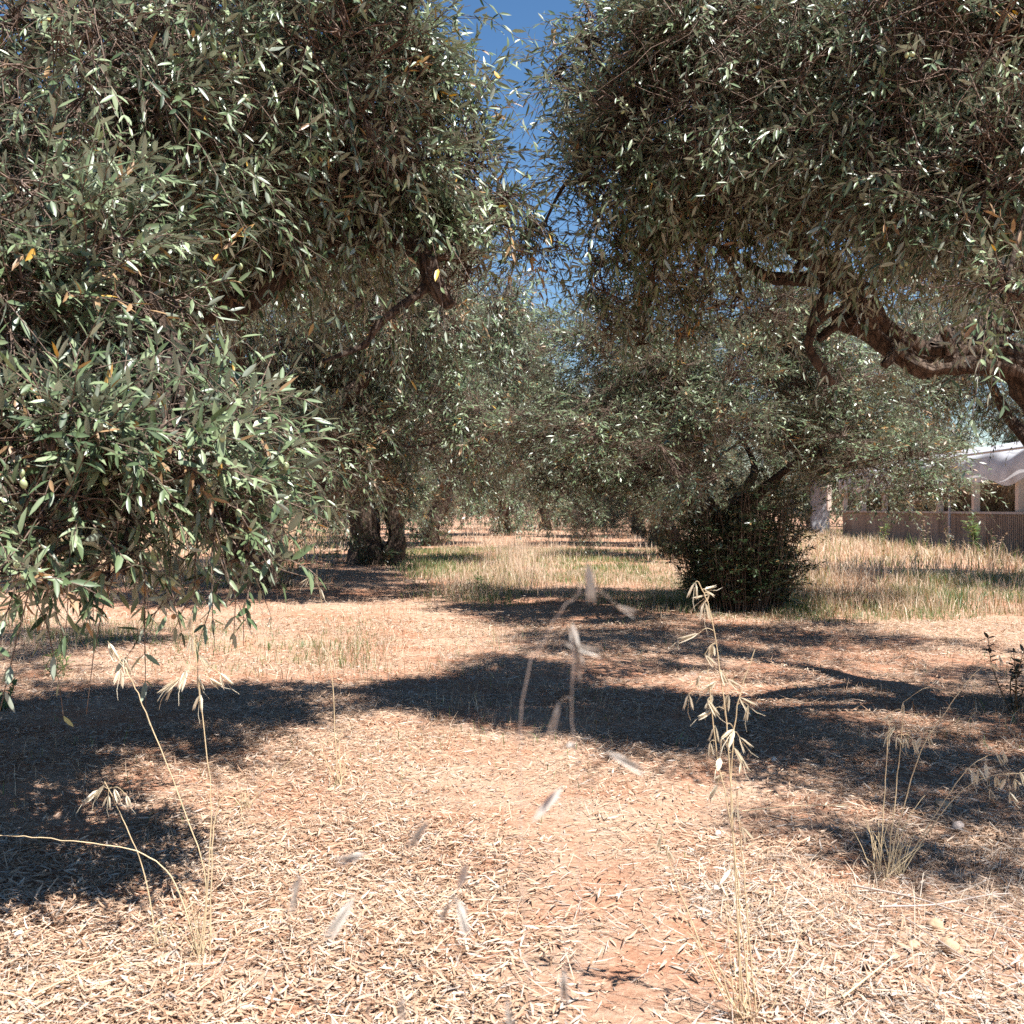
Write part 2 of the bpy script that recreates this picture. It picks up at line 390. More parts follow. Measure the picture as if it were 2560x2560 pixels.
def sprays(mb, base, dirs, length, K=7, ll=0.055, lw=0.0125, fine=True, odd_p=0.02, keep=0.88, droop=0.35, twig=True, up_w=0.8, tint_mu=0.5, mi_leaf=0, mi_twig=1, g=rng, ang=50, brown=0.0):
    """leafy olive shoots: opposite leaf pairs, each pair turned against the last"""
    S = len(base)
    if S == 0: return np.zeros((0, K, 3))
    dirs = nrm(dirs)
    L = np.broadcast_to(length, (S,))
    up = np.array([0, 0, 1.])
    side = nrm(np.cross(dirs, nrm(g.normal(size=(S, 3)))))
    t = np.linspace(0.12, 1.0, K)[None, :, None]
    bend = (side * g.uniform(-.25, .25, (S, 1)))[:, None]
    pts = base[:, None] + L[:, None, None] * (dirs[:, None] * t + bend * t ** 2 - up * (droop * g.uniform(.2, 1.3, (S, 1, 1))) * t ** 2)
    ax = nrm(np.gradient(pts, axis=1))
    p1 = nrm(np.cross(ax, side[:, None] + 0.01)); p2 = np.cross(ax, p1)
    ph = g.uniform(0, 2 * np.pi, (S, 1)) + np.arange(K)[None] * (np.pi / 2) + g.normal(0, .25, (S, K))
    u = p1 * np.cos(ph)[..., None] + p2 * np.sin(ph)[..., None]
    tt = np.linspace(0, 1, K)[None]
    B, D, NN, LL = [], [], [], []
    for sgn in (1, -1):
        a = np.radians(g.normal(ang, 14, (S, K)) - 22 * tt)
        d = ax * np.cos(a)[..., None] + sgn * u * np.sin(a)[..., None]
        d = nrm(d + g.normal(0, .12, d.shape) - up * 0.08)
        n = ax * 0.55 + up * up_w + g.normal(0, .38, d.shape)
        B.append(pts); D.append(d); NN.append(n)
        LL.append(ll * g.uniform(.68, 1.25, (S, K)) * (0.8 + 0.35 * np.sin(np.pi * (0.15 + 0.8 * tt))))
    B = np.stack(B, 2).reshape(-1, 3); D = np.stack(D, 2).reshape(-1, 3); NN = np.stack(NN, 2).reshape(-1, 3); LL = np.stack(LL, 2).reshape(-1)
    k = g.random(len(B)) < keep
    B, D, NN, LL = B[k], D[k], NN[k], LL[k]
    ts = np.repeat(g.normal(tint_mu, .2, S), K * 2)[k]
    tint = np.clip(ts + g.normal(0, .16, len(B)), 0, 1)
    odd = (g.random(len(B)) < odd_p).astype(float)
    if brown:
        odd = np.maximum(odd, (np.repeat(g.random(S) < brown, K * 2)[k]).astype(float)); tint = np.where(odd > 0, tint * 0.6, tint)
    leaves(mb, B, D, NN, LL, lw * (LL / ll) * g.uniform(.8, 1.2, len(B)), tint, odd, fine, g.uniform(-.06, .2, len(B)), mi_leaf)
    if twig:
        full = np.concatenate([base[:, None], pts], 1)
        full = full[:, [0, K // 3 + 1, 2 * K // 3 + 1, K]]
        tubes(mb, full, np.tile(np.array([.0021, .0017, .0014, .0008]) * (ll / 0.055), (S, 1)), 3, mi_twig)
    return pts

def blob_points(c, r, n, g, lo=0.35, gap=0.25, seed=0, freq=2.6):
    """points through an ellipsoid, denser towards its skin, with open gaps"""
    out = np.zeros((0, 3)); dd = np.zeros((0, 3))
    while len(out) < n:
        d = nrm(g.normal(size=(2 * n + 20, 3)))
        f = np.maximum(g.random(len(d)) ** (1 / 2.4), lo)
        p = c + d * f[:, None] * r * (1 + 0.30 * wob(d * 2.2 + np.array(c), 1.7, seed)[:, None])
        ok = wob(p, freq, seed + 3) > (-1 + 2 * gap) * 0.75 - 0.15
        out = np.vstack([out, p[ok]]); dd = np.vstack([dd, d[ok]])
    out, dd = out[:n], dd[:n]
    m = max(3, n // 48); e = nrm(g.normal(size=(m, 3)))
    cc = c + e * g.uniform(.5, 1.22, (m, 1)) * r - np.array([0, 0, .04])
    i = np.argmin(((out[:, None] - cc[None]) ** 2).sum(-1), 1)
    return out + (cc[i] - out) * g.uniform(.2, .62, (n, 1)), dd

def crown(name, blobs, attach, parent, g, fine=True, ll=0.055, lw=0.0125, K=7, seclen=0.9, spray_len=(.14, .32), bare=0.5, gap=0.25, droop=0.4, odd_p=0.02, up=0.25, sec_per=6, tintm=0.5, twig=True, conn=True, min_z=0.25, brown=0.0, freq=2.6, whip=.07):
    """foliage and thin branchwork of one tree. blobs: (centre, radii, number of shoots). attach: points of the limbs"""
    mb = MB(); att = np.asarray(attach)
    tips = []
    for bi, bb in enumerate(blobs):
        c, r, n = bb[:3]; gp = bb[3] if len(bb) > 3 else gap
        c = np.asarray(c, float); r = np.asarray(r, float)
        nodes = []
        if conn:
            a = att[np.argmin(np.linalg.norm(att - c, axis=1))]
            main = catmull([a, (a + c) / 2 + g.normal(0, .08, 3) * np.linalg.norm(c - a), c], 6)
            r0 = 0.012 + 0.011 * float(r.mean())
            tubes(mb, main[None], np.linspace(r0, r0 * .55, len(main))[None], 6, 2)
            m = max(6, int(n / sec_per))
            E = c + nrm(g.normal(size=(m, 3))) * r * (g.uniform(.2, 1, (m, 1)) ** .5) * .92
            E = E[np.argsort(np.linalg.norm(E - main[-1], axis=1))]
            pool = main[len(main) // 4:]; use = np.zeros(len(pool)); cur = np.zeros((m, 8, 3)); rad = np.zeros((m, 8)); tq = np.linspace(0, 1, 8)[:, None]
            for k in range(m):                            # each branch leaves the nearest wood already there
                dist = np.linalg.norm(pool - E[k], axis=1)
                js = int(np.argmin(dist + g.uniform(0, .12, len(dist)) + use * .16)); use[max(0, js - 1):js + 2] += 1; st = pool[js]; ln = np.linalg.norm(E[k] - st)
                q1 = st * .65 + E[k] * .35 + g.normal(0, .16, 3) * ln + np.array([0, 0, .10]) * ln
                q2 = st * .25 + E[k] * .75 + g.normal(0, .16, 3) * ln
                cur[k] = (1 - tq) ** 3 * st + 3 * (1 - tq) ** 2 * tq * q1 + 3 * (1 - tq) * tq ** 2 * q2 + tq ** 3 * E[k] + g.normal(0, .008, (8, 3)) * (tq > 0)
                rad[k] = np.linspace(.0034 + .0075 * (1 - k / m) ** 2, .0026, 8); pool = np.vstack([pool, cur[k, 2:]]); use = np.concatenate([use, np.zeros(6)])
            tubes(mb, cur, rad, 5, 2)
            nodes = cur[:, 1:].reshape(-1, 3)
        nb = int(n * bare)
        pts, dd = blob_points(c, r, n + nb, g, gap=gp, seed=bi, freq=freq)
        pts[:, 2] = np.maximum(pts[:, 2], min_z)
        if conn:
            kd = kdtree.KDTree(len(nodes))
            for i, q in enumerate(nodes): kd.insert(q, i)
            kd.balance()
            near = np.array([kd.find(q)[0][:] for q in pts])
            out = nrm(nrm(pts - near) + 0.25 * dd)
        else:
            near = pts; out = dd
        d = nrm(out + dd * 0.3 + g.normal(0, .45, pts.shape) + np.array([0, 0, up]))
        isb = np.arange(len(pts)) >= n
        if conn:
            tq = np.linspace(0, 1, 4)[None, :, None]
            ctl = (near + pts) / 2 + g.normal(0, .24, pts.shape) * np.linalg.norm(pts - near, axis=1, keepdims=True)
            cv = (1 - tq) ** 2 * near[:, None] + 2 * (1 - tq) * tq * ctl[:, None] + tq ** 2 * pts[:, None]
            tubes(mb, cv, np.tile(np.array([.0038, .003, .0025, .0019]), (len(pts), 1)), 3, 1)
        s = ~isb
        SL = g.uniform(*spray_len, s.sum())
        t_ = sprays(mb, pts[s], d[s], SL, K, ll, lw, fine, odd_p, 0.88, droop, twig, 0.8, tintm, 0, 1, g, brown=brown)
        tips.append(t_)
        nw = int(n * whip) if c[2] > 1.75 else 0
        if nw:                                            # long loose shoots that break the outline
            iw = g.choice(np.where(s)[0], nw)
            sprays(mb, pts[iw], nrm(dd[iw] + g.normal(0, .35, (nw, 3)) + np.array([0, 0, .15])), g.uniform(.32, .62, nw), K + 5, ll, lw, fine, odd_p, .85, .75, twig, .8, tintm, 0, 1, g)
        if nb:    # leafless inner twigs
            q = cur[:, 4:].reshape(-1, 3)[g.integers(0, len(cur) * 4, nb)] if conn else pts[isb]; e = nrm(g.normal(size=(nb, 3)) + dd[isb] * .3)
            ln = g.uniform(.12, .35, (nb, 1, 1)); tq = np.linspace(0, 1, 4)[None, :, None]
            cv = q[:, None] + e[:, None] * ln * tq + g.normal(0, .018, (nb, 4, 3)) * tq - np.array([0, 0, .08]) * ln * 2 * tq ** 2
            tubes(mb, cv, np.tile(np.array([.0024, .0019, .0015, .0009]), (nb, 1)), 3, 1)
    o = mb.build(name, [M_LEAF, M_TWIG, M_BARK], parent)
    return o, np.concatenate(tips)

# ------------------------------------------------------------------ ground
def ground():
    ys = np.concatenate([np.linspace(-30, 0, 16)[:-1], np.arange(0, 12, .09), np.arange(12, 30, .4), np.geomspace(30, 900, 40)])
    xs = np.concatenate([-np.geomspace(700, 7, 36), np.arange(-6.9, 6.9, .09), np.geomspace(7, 700, 36)])
    X, Y = np.meshgrid(xs, ys); Z = gz(X, Y)
    V = np.stack([X, Y, Z], -1).reshape(-1, 3)
    w, h = len(xs), len(ys); i = np.arange(h - 1)[:, None] * w; j = np.arange(w - 1)[None]
    F = np.stack([i + j, i + j + 1, i + w + j + 1, i + w + j], -1).reshape(-1, 4)
    mb = MB(); mb.add(V, F)
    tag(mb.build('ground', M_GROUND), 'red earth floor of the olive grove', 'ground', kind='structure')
ground()

# bare earth patches of the lane: ground points (x, y, radius)
BARE = [(.02, 4.6, .35), (.1, 4.0, .35), (.18, 3.4, .33), (.22, 2.9, .28), (.28, 2.45, .24), (.3, 2.1, .2), (-.02, 5.4, .35), (1.2, 2.75, .25), (.75, 4.2, .3), (-.08, 3.75, .30), (.25, 3.15, .25), (.28, 2.75, .18), (.32, 2.4, .16), (1.05, 2.5, .26), (.62, 3.6, .22), (-.25, 4.3, .25), (.20, 2.16, .14), (-.6, 7.6, .5), (1.0, 3.5, .25), (.15, 5.2, .3), (-1.9, 4.0, .25), (.45, 2.6, .12)]
def litter():
    mb = MB(); g = np.random.default_rng(3)
    def keepmask(x, y):
        w = np.ones(len(x))
        for bx, by, br in BARE: w *= 1 - 0.62 * np.exp(-((x - bx) ** 2 + ((y - by) * .8) ** 2) / br ** 2)
        nz = wob(np.stack([x, y, 0 * x], -1), 2.3, 4) * .5 + wob(np.stack([x, y, 0 * x], -1), 7, 6) * .35
        return w * np.clip(0.72 + 0.9 * nz, .06, 1)
    for (d0, d1, dens, sc, fine) in ((1.3, 2.6, 9500, 1.08, True), (2.6, 3.6, 9500, 1.0, True), (3.6, 6.0, 4600, 1.05, False), (6.0, 10.0, 2200, 1.2, False), (10, 18, 420, 1.5, False), (18, 40, 60, 2.0, False)):
        area = .56 * (d1 ** 2 - d0 ** 2) + .8 * (d1 - d0); n = int(area * dens)
        y = np.sqrt(g.uniform(d0 ** 2, d1 ** 2, n)); x = g.uniform(-1, 1, n) * (.56 * y + .4)
        k = g.random(n) < keepmask(x, y); x, y = x[k], y[k]; n = len(x)
        kind = g.random(n)
        straw = (kind > .74) | ((x > .15) & (y < 3.2) & (kind > .45))
        a = g.uniform(0, 2 * np.pi, n)
        tilt = g.normal(0.02, .13, n)
        D = np.stack([np.cos(a) * np.cos(tilt), np.sin(a) * np.cos(tilt), np.sin(tilt)], -1)
        Nn = np.stack([g.normal(0, .38, n), g.normal(0, .38, n), np.ones(n)], -1)
        flip = g.random(n) < .3; Nn[flip] *= -1
        L = np.where(straw, g.uniform(.035, .12, n), g.uniform(.024, .058, n)) * sc
        W = np.where(straw, g.uniform(.0014, .0030, n), g.uniform(.0036, .0075, n)) * sc
        z = gz(x, y) + g.uniform(.002, .016, n) * np.minimum(sc, 1.4) + np.abs(np.sin(tilt)) * L * .25
        B = np.stack([x, y, z], -1) - D * L[:, None] * .5
        B[:, 2] = np.maximum(B[:, 2], gz(B[:, 0], B[:, 1]) + .001)
        tint = np.clip(g.beta(1.9, 2.6, n) + np.where(straw, .05, 0), 0, 1)
        grey = ((g.random(n) < .13) | ((x > .1) & (g.random(n) < .3) & (y < 3.0))).astype(float)
        leaves(mb, B, D, Nn, L, W, tint, grey, fine, g.normal(.04, .16, n))
    n = 90000                                             # crumbs and broken straw between the leaves
    y = np.sqrt(g.uniform(1.4 ** 2, 5.0 ** 2, n)); x = g.uniform(-1, 1, n) * (.56 * y + .3)
    k = g.random(n) < np.sqrt(keepmask(x, y)); x, y = x[k], y[k]; n = len(x)
    a = g.uniform(0, 2 * np.pi, n); D = np.stack([np.cos(a), np.sin(a), g.normal(0, .12, n)], -1)
    Nn = np.stack([g.normal(0, .4, n), g.normal(0, .4, n), np.ones(n)], -1)
    leaves(mb, np.stack([x, y, gz(x, y) + g.uniform(.001, .01, n)], -1), D, Nn, g.uniform(.008, .032, n), g.uniform(.0012, .0050, n), np.clip(g.beta(1.8, 2.2, n), 0, 1), (g.random(n) < .2).astype(float), False, .05)
    o = mb.build('leaf_litter', M_LITTER)
    tag(o, 'tan carpet of fallen olive leaves and straw on red earth', 'leaf litter', kind='stuff')
litter()

# ------------------------------------------------------------------ grass
def blades(mb, x, y, h, w, g, lean=0.35, odd=0.08, tmu=.5):
    n = len(x)
    if n == 0: return
    a = g.uniform(0, 2 * np.pi, n); le = np.abs(g.normal(0, lean, n))
    dx, dy = np.cos(a) * le, np.sin(a) * le
    h = h * np.clip(.78 + .55 * wob(np.stack([x, y, 0 * x], -1), 1.1, 31) + .3 * wob(np.stack([x, y, 0 * x], -1), 3.7, 33), .25, 1.7)
    b = np.stack([x, y, gz(x, y)], -1)
    az = g.uniform(0, 2 * np.pi, n); s = np.stack([np.cos(az), np.sin(az), 0 * az], -1) * (w / 2)[:, None]
    m = b + np.stack([dx * h * .4, dy * h * .4, h * .55], -1)
    t = b + np.stack([dx * h * 1.2, dy * h * 1.2, h * np.clip(1.0 - .5 * le ** 2, .4, 1)], -1)
    V = np.stack([b - s, b + s, m + s * .8, m - s * .8, t], 1)
    col = np.zeros((n, 5, 4), np.float32); col[..., 0] = np.clip(g.normal(tmu, .22, n), 0, 1)[:, None]; col[..., 1] = (g.random(n) < odd)[:, None]; col[..., 3] = 1
    o = (np.arange(n) * 5)[:, None]; off = mb.n
    mb.add(V, np.array([[0, 1, 2, 3]]) + o, col.reshape(-1, 4))
    mb.F.append((np.array([[3, 2, 4]]) + o).astype(np.int32) + off); mb.M.append(0)
    mb.V.append(np.zeros((0, 3), np.float32)); mb.K.append(np.zeros((0, 4), np.float32))

def patch(g, n, px0, px1, py0, py1, clump=0.6, seed=0, soft=0.0):
    """ground points that lie between two image columns and two ground rows, clumped"""
    out = np.zeros((0, 2))
    d0, d1 = 2079 / (py1 - 960), 2079 / (py0 - 960)
    while len(out) < n:
        y = np.sqrt(g.uniform(d0 ** 2, d1 ** 2, 3 * n)); e = g.normal(0, soft, 3 * n)
        x = (g.uniform(px0, px1, 3 * n) + e - 966) / 1980 * y
        nz = wob(np.stack([x, y, 0 * x], -1), 1.6, seed) * .6 + wob(np.stack([x, y, 0 * x], -1), 4.6, seed + 2) * .5
        k = g.random(3 * n) < np.clip(.42 + nz * clump * 1.25, .015, 1)
        out = np.vstack([out, np.stack([x[k], y[k]], -1)])
    return out[:n, 0], out[:n, 1]

def grass():
    g = np.random.default_rng(21)
    dry, grn = MB(), MB()
    def D(n, box, h, w, lean=.3, clump=.6, seed=0, odd=.08, tmu=.5):
        x, y = patch(g, n, *box, clump, seed, 25); blades(dry, x, y, g.uniform(h * .45, h * 1.2, n), np.full(n, w) * g.uniform(.7, 1.3, n), g, lean, odd, tmu)
    def Gn(n, box, h, w, lean=.35, clump=.6, seed=0, odd=.15, tmu=.5):
        x, y = patch(g, n, *box, clump, seed, 25); blades(grn, x, y, g.uniform(h * .45, h * 1.2, n), np.full(n, w) * g.uniform(.7, 1.3, n), g, lean, odd, tmu)
    # lane, far to near
    D(22000, (820, 1320, 984, 1040), .24, .014, .35, .8, 1, .05, .6)
    D(6500, (820, 1320, 1040, 1085), .18, .009, .4, 1.0, 2)
    Gn(12000, (770, 1250, 1036, 1094), .16, .011, .4, .9, 3, .15, .6)
    D(7000, (820, 1330, 1085, 1140), .18, .006, .45, .9, 4)
    Gn(4500, (800, 1330, 1080, 1145), .15, .006, .4, .9, 5, .2)
    D(1500, (965, 1045, 1035, 1130), .42, .006, .18, .9, 6, .05, .65)
    # foot of the bushy tree and its right
    Gn(6500, (1200, 1560, 1095, 1175), .16, .006, .45, .7, 7, .2, .35)
    D(4200, (1200, 1600, 1100, 1185), .17, .005, .5, .8, 8, .2)
    # tall weeds before the shed
    D(20000, (1490, 1990, 1004, 1112), .36, .011, .45, .9, 9, .10, .62)
    Gn(6000, (1490, 1990, 1006, 1112), .36, .013, .32, .8, 10, .3, .6)
    Gn(4500, (1690, 1990, 1088, 1152), .26, .008, .45, .9, 11, .2, .1)
    D(3500, (1650, 1990, 1095, 1165), .24, .006, .4, .8, 12)
    D(3500, (1480, 1760, 1085, 1150), .24, .006, .5, .8, 13, .25)
    Gn(2500, (1480, 1990, 1130, 1172), .12, .005, .5, .9, 23, .2, .4)
    # left field
    D(15000, (-150, 660, 990, 1060), .30, .016, .3, .8, 14, .1, .55)
    Gn(9000, (-150, 640, 1000, 1060), .26, .015, .3, .9, 15, .35, .75)
    D(5000, (-100, 620, 1060, 1120), .17, .007, .4, .9, 16, .2)
    Gn(2600, (-100, 620, 1060, 1120), .15, .007, .4, .9, 17, .2, .5)
    # rough strip in front of the left trees, and thin tufts over the shaded litter
    D(3600, (-40, 760, 1150, 1290), .13, .004, .45, 1.1, 18, .15)
    Gn(2300, (-40, 700, 1165, 1270), .12, .0045, .45, 1.1, 19, .15, .4)
    D(1600, (760, 1960, 1180, 1420), .11, .003, .5, 1.4, 20, .2)
    Gn(700, (760, 1960, 1150, 1420), .09, .0035, .5, 1.4, 21, .2)
    D(650, (0, 1960, 1420, 1800), .07, .0022, .6, 1.6, 22, .1)
    Gn(200, (0, 1300, 1280, 1640), .06, .003, .5, 1.6, 24, .1)
    D(420, (1350, 1960, 1600, 1960), .12, .0022, .55, 1.2, 25, .05, .7)
    tag(dry.build('dry_grass', M_DRY), 'straw coloured dry grass standing across the grove floor', 'dry grass', kind='stuff')
    tag(grn.build('green_grass', M_GREEN), 'short green grass and low weeds between the tree rows', 'green grass', kind='stuff')
grass()

# ------------------------------------------------------------------ the greenhouse behind the weeds
U = nrm(np.array([0.078, 1.0, 0])); NX = np.array([U[1], -U[0], 0])
def wl(d, off=0.0, z=0.0):
    """point on the wall line at lane distance d, off metres behind it"""
    p = np.array([10.9 + .078 * (d - 22), d, 0]) + NX * off
    return np.array([p[0], p[1], z])
def slab(mb, d0, d1, o0, o1, z0, z1, nseg=1, mi=0):
    for k in range(nseg):
        a, b = d0 + (d1 - d0) * k / nseg, d0 + (d1 - d0) * (k + 1) / nseg
        V = [wl(a, o0, z0), wl(a, o1, z0), wl(b, o1, z0), wl(b, o0, z0), wl(a, o0, z1), wl(a, o1, z1), wl(b, o1, z1), wl(b, o0, z1)]
        mb.add(V, [[0, 3, 2, 1], [4, 5, 6, 7], [0, 1, 5, 4], [1, 2, 6, 5], [2, 3, 7, 6], [3, 0, 4, 7]], None, mi)
def greenhouse():
    root = empty('greenhouse', wl(22))
    inv = Vector(root.location)
    tag(root, 'open sided greenhouse with plastic eave over pale posts and low stained wall', 'greenhouse')
    def put(mb, name, m, smooth=False):
        o = mb.build(name, m, root, smooth); o.location = -inv; return o
    mb = MB(); slab(mb, 24.6, 38.7, 0, .2, -.1, .93)
    put(mb, 'low_wall', M_WALL)
    mb = MB()
    n = 110
    for k in range(n):                                   # ribbed cladding at the near end
        a = 13.0 + (24.6 - 13.0) * k / n; b = a + (24.6 - 13.0) / n
        slab(mb, a, a + (b - a) * .62, -.03, .17, -.1, .925); slab(mb, a + (b - a) * .62, b - .002, .0, .17, -.1, .92)
    put(mb, 'ribbed_panel', M_WALL)['label'] = 'ribbed end of the low wall'
    mb = MB(); slab(mb, 13, 38.75, -.05, .24, .932, .985); put(mb, 'sill', M_SILL)
    for k in range(11):
        d = 14.9 + 2.65 * k - (.0 if k else 0)
        mb = MB(); slab(mb, d - .09, d + .09, .02, .16, .99, 2.0)
        put(mb, 'post', M_POST)
    # hanging plastic skirt and the roof skin behind it
    def sheet(prof, d0, d1, nd, sag):
        ds = np.linspace(d0, d1, nd); m = len(prof); V = []
        for d in ds:
            for (o, z) in prof:
                V.append(wl(d, o + sag * .5 * math.sin(d * 2.37 + z * 3), z + sag * math.sin(d * 1.185 * 2) + .35 * sag * math.sin(d * 3.7 + 1)))
        i = np.arange(nd - 1)[:, None] * m; j = np.arange(m - 1)[None]
        mb = MB(); mb.add(V, np.stack([i + j, i + j + 1, i + m + j + 1, i + m + j], -1).reshape(-1, 4)); return mb
    put(sheet([(-.07, 1.66), (-.10, 1.8), (-.09, 2.0), (-.06, 2.2), (.02, 2.30), (.14, 2.35)], 13, 38.9, 220, .075), 'plastic_skirt', M_SHEET, True)
    put(sheet([(.15, 2.34), (1.2, 2.65), (2.6, 2.9), (4.0, 2.98), (5.4, 2.9), (6.8, 2.65), (7.9, 2.3), (8.0, .1)], 13, 38.9, 90, .03), 'roof_skin', M_SHEET, True)
    mb = MB(); tubes(mb, [[wl(26.6, -.16, -.05), wl(26.6, -.17, 1.2), wl(26.6, -.15, 2.45)]], [[.035, .033, .03]], 8); put(mb, 'pole', M_POLE, True)
    mb = MB(); tubes(mb, [[wl(13, -.12, 2.32), wl(26, -.12, 2.36), wl(38.9, -.12, 2.33)]], [[.03, .03, .03]], 8); put(mb, 'eave_pipe', M_POLE, True)
    mb = MB(); slab(mb, 43.4, 43.75, -.15, .55, 0, 2.2); put(mb, 'end_panel', M_SHEET)
    # withered climbers, one in each bay
    g = np.random.default_rng(8)
    first = None
    for k in range(9):
        d = 16.4 + 2.65 * k - .15
        if first is None:
            t = empty('withered_vine', (0, 0, 0)); first = t
            mb = MB(); n = 46
            x = g.uniform(-1.15, 1.15, n); yy = g.uniform(.3, 1.3, n)
            q = np.linspace(0, 1, 7)[None, :, None]
            st = np.stack([yy, x, np.full(n, .0)], -1); en = np.stack([yy + g.normal(0, .1, n), x + g.normal(0, .12, n), g.uniform(1.2, 1.75, n)], -1)
            cv = st[:, None] * (1 - q) + en[:, None] * q + g.normal(0, .025, (n, 7, 3))
            tubes(mb, cv, np.tile(np.linspace(.009, .004, 7), (n, 1)), 4)
            mb.build('stem', M_DEADSTEM, t)
            mb = MB(); bs = cv.reshape(-1, 3); bs = np.repeat(bs[bs[:, 2] > .5], 16, 0) + g.normal(0, .08, ((cv.reshape(-1, 3)[:, 2] > .5).sum() * 16, 3))
            dr = nrm(np.stack([g.normal(0, .5, len(bs)), g.normal(0, .5, len(bs)), -np.ones(len(bs))], -1))
            leaves(mb, bs, dr, g.normal(size=bs.shape), g.uniform(.10, .22, len(bs)), g.uniform(.02, .05, len(bs)), g.random(len(bs)), (g.random(len(bs)) < .08).astype(float), False, g.uniform(-.2, .4, len(bs)))
            mb.build('dead_foliage', M_DEADVINE, t)
        else:
            t = copy_tree(first)
        p = wl(d, .25, 0); t.location = p; t.rotation_euler = (0, 0, -math.atan2(U[0], U[1])); t.scale = (1, 1, 1 + .02 * (k % 3))
        tag(t, 'withered brown climbing plant hanging in a bay of the greenhouse', 'dead plant', 'withered plants inside the greenhouse bays')
greenhouse()

# ------------------------------------------------------------------ olive trees down the rows
def tree_proto(seed, n_leafy, ll, K, fine=False, low=0.9, body=2.0, lean=0.0, stems=1, R0=.2, detail=1.0, wide=1.0, bare=.3, gap=.30, extra=()):
    g = np.random.default_rng(seed)
    root = empty('olive_tree', (0, 0, 0))
    mb = MB(); att = []
    for s in range(stems):
        sx = (s * .42) - (.12 if stems > 1 else 0)
        top = np.array([sx * 1.3 + lean, g.normal(0, .1), 1.35])
        c = gnarl(mb, [(sx, 0, -.12), (sx + .02, 0, .02), (sx + lean * .25 + .05, .03, .45), (sx + lean * .6 - .04, -.02, .9), top], np.array([1.7, 1.35, 1.0, .9, .85]) * R0 * (1 if s == 0 else .62), 18, 6, seed + s)
        att.append(c[-3:])
        m = 4 if s == 0 else 2
        for k in range(m):
            a = g.uniform(-.4, .4) + k * 2 * np.pi / m + s
            rr = g.uniform(.9, 1.5) * wide; h = g.uniform(2.6, 3.9)
            pts = [top - [0, 0, .1], top + [math.cos(a) * rr * .35, math.sin(a) * rr * .35, .5], top + [math.cos(a) * rr * .75, math.sin(a) * rr * .75, (h - 1.35) * .55 + g.uniform(-.15, .2)], [top[0] + math.cos(a + .3) * rr * 1.1, top[1] + math.sin(a + .3) * rr * 1.1, h]]
            cc = gnarl(mb, pts, np.array([.62, .45, .3, .14]) * R0, 10, 6, seed + 5 + k, .12)
            att.append(cc[5:])
    mb.build('trunk', M_BARK, root)
    blobs = []
    for k in range(11):
        a = k * 2 * np.pi / 11 * 2.4 + g.uniform(-.3, .3); rr = g.uniform(1.1, 1.9) * wide; z = g.uniform(body, 4.4)
        if z > 3.8: rr *= .7
        blobs.append(((math.cos(a) * rr + lean, math.sin(a) * rr, z), np.array([.95, .95, .75]) * g.uniform(.75, 1.1), .09))
    for k in range(4):
        blobs.append(((g.normal(0, .7) + lean, g.normal(0, .7), g.uniform(4.1, 4.9)), np.array([.9, .9, .7]) * g.uniform(.8, 1.1), .08))
    for k in range(9):                                    # weeping skirts
        a = k * 2 * np.pi / 9 + g.uniform(-.3, .3); rr = g.uniform(1.5, 2.4) * wide
        blobs.append(((math.cos(a) * rr + lean, math.sin(a) * rr, g.uniform(low + .4, low + 1.1)), np.array([.6, .6, .6]) * g.uniform(.8, 1.2), .045))
    for q in extra: blobs.append((q, np.array([.85, .85, .6]), .10))
    tot = sum(b[2] for b in blobs)
    blobs = [(c, r_, int(n_leafy * w / tot)) for c, r_, w in blobs]
    crown('crown', blobs, np.vstack(att), root, g, fine, ll, ll * .25, K, bare=bare, gap=gap, spray_len=(.18, .42), droop=.45, odd_p=.02, sec_per=12, min_z=.35, brown=.05, freq=2.2)
    return root

def shoots(root, n, rad, height, ll, seed, m=M_SHOOT, cx=0.0, cy=0.0, name='basal_shoots'):
    """leafy suckers round the foot of a trunk"""
    g = np.random.default_rng(seed); mb = MB()
    a = g.uniform(0, 2 * np.pi, n); r_ = rad * np.sqrt(g.random(n)) * .65
    b = np.stack([cx + np.cos(a) * r_, cy + np.sin(a) * r_, np.zeros(n)], -1)
    e = b + np.stack([np.cos(a) * rad * g.uniform(0, .5, n), np.sin(a) * rad * g.uniform(0, .5, n), height * g.uniform(.35, 1.05, n)], -1) + g.normal(0, .05, (n, 3))
    q = np.linspace(0, 1, 5)[None, :, None]
    cv = b[:, None] * (1 - q) + e[:, None] * q + g.normal(0, .025, (n, 5, 3)) * q
    tubes(mb, cv, np.tile(np.linspace(.006, .002, 5), (n, 1)), 3, 1)
    rep = 5
    i = g.integers(1, 5, (n, rep)); bs = cv[np.arange(n)[:, None], i].reshape(-1, 3) + g.normal(0, .02, (n * rep, 3))
    dr = np.stack([g.normal(0, .7, n * rep), g.normal(0, .7, n * rep), g.uniform(-.1, 1, n * rep)], -1)
    sprays(mb, bs, dr, g.uniform(.1, .28, n * rep), 6, ll, ll * .3, False, .04, .9, .3, True, .6, .5, 0, 1, g)
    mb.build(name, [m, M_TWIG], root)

ROWS = 'olive trees in the rows along the lane'
def place(o, x, y, rz, sc, label, group=ROWS):
    o.location = (x, y, 0); o.rotation_euler = (0, 0, rz); o.scale = (sc, sc, sc)
    tag(o, label, 'tree', group); return o

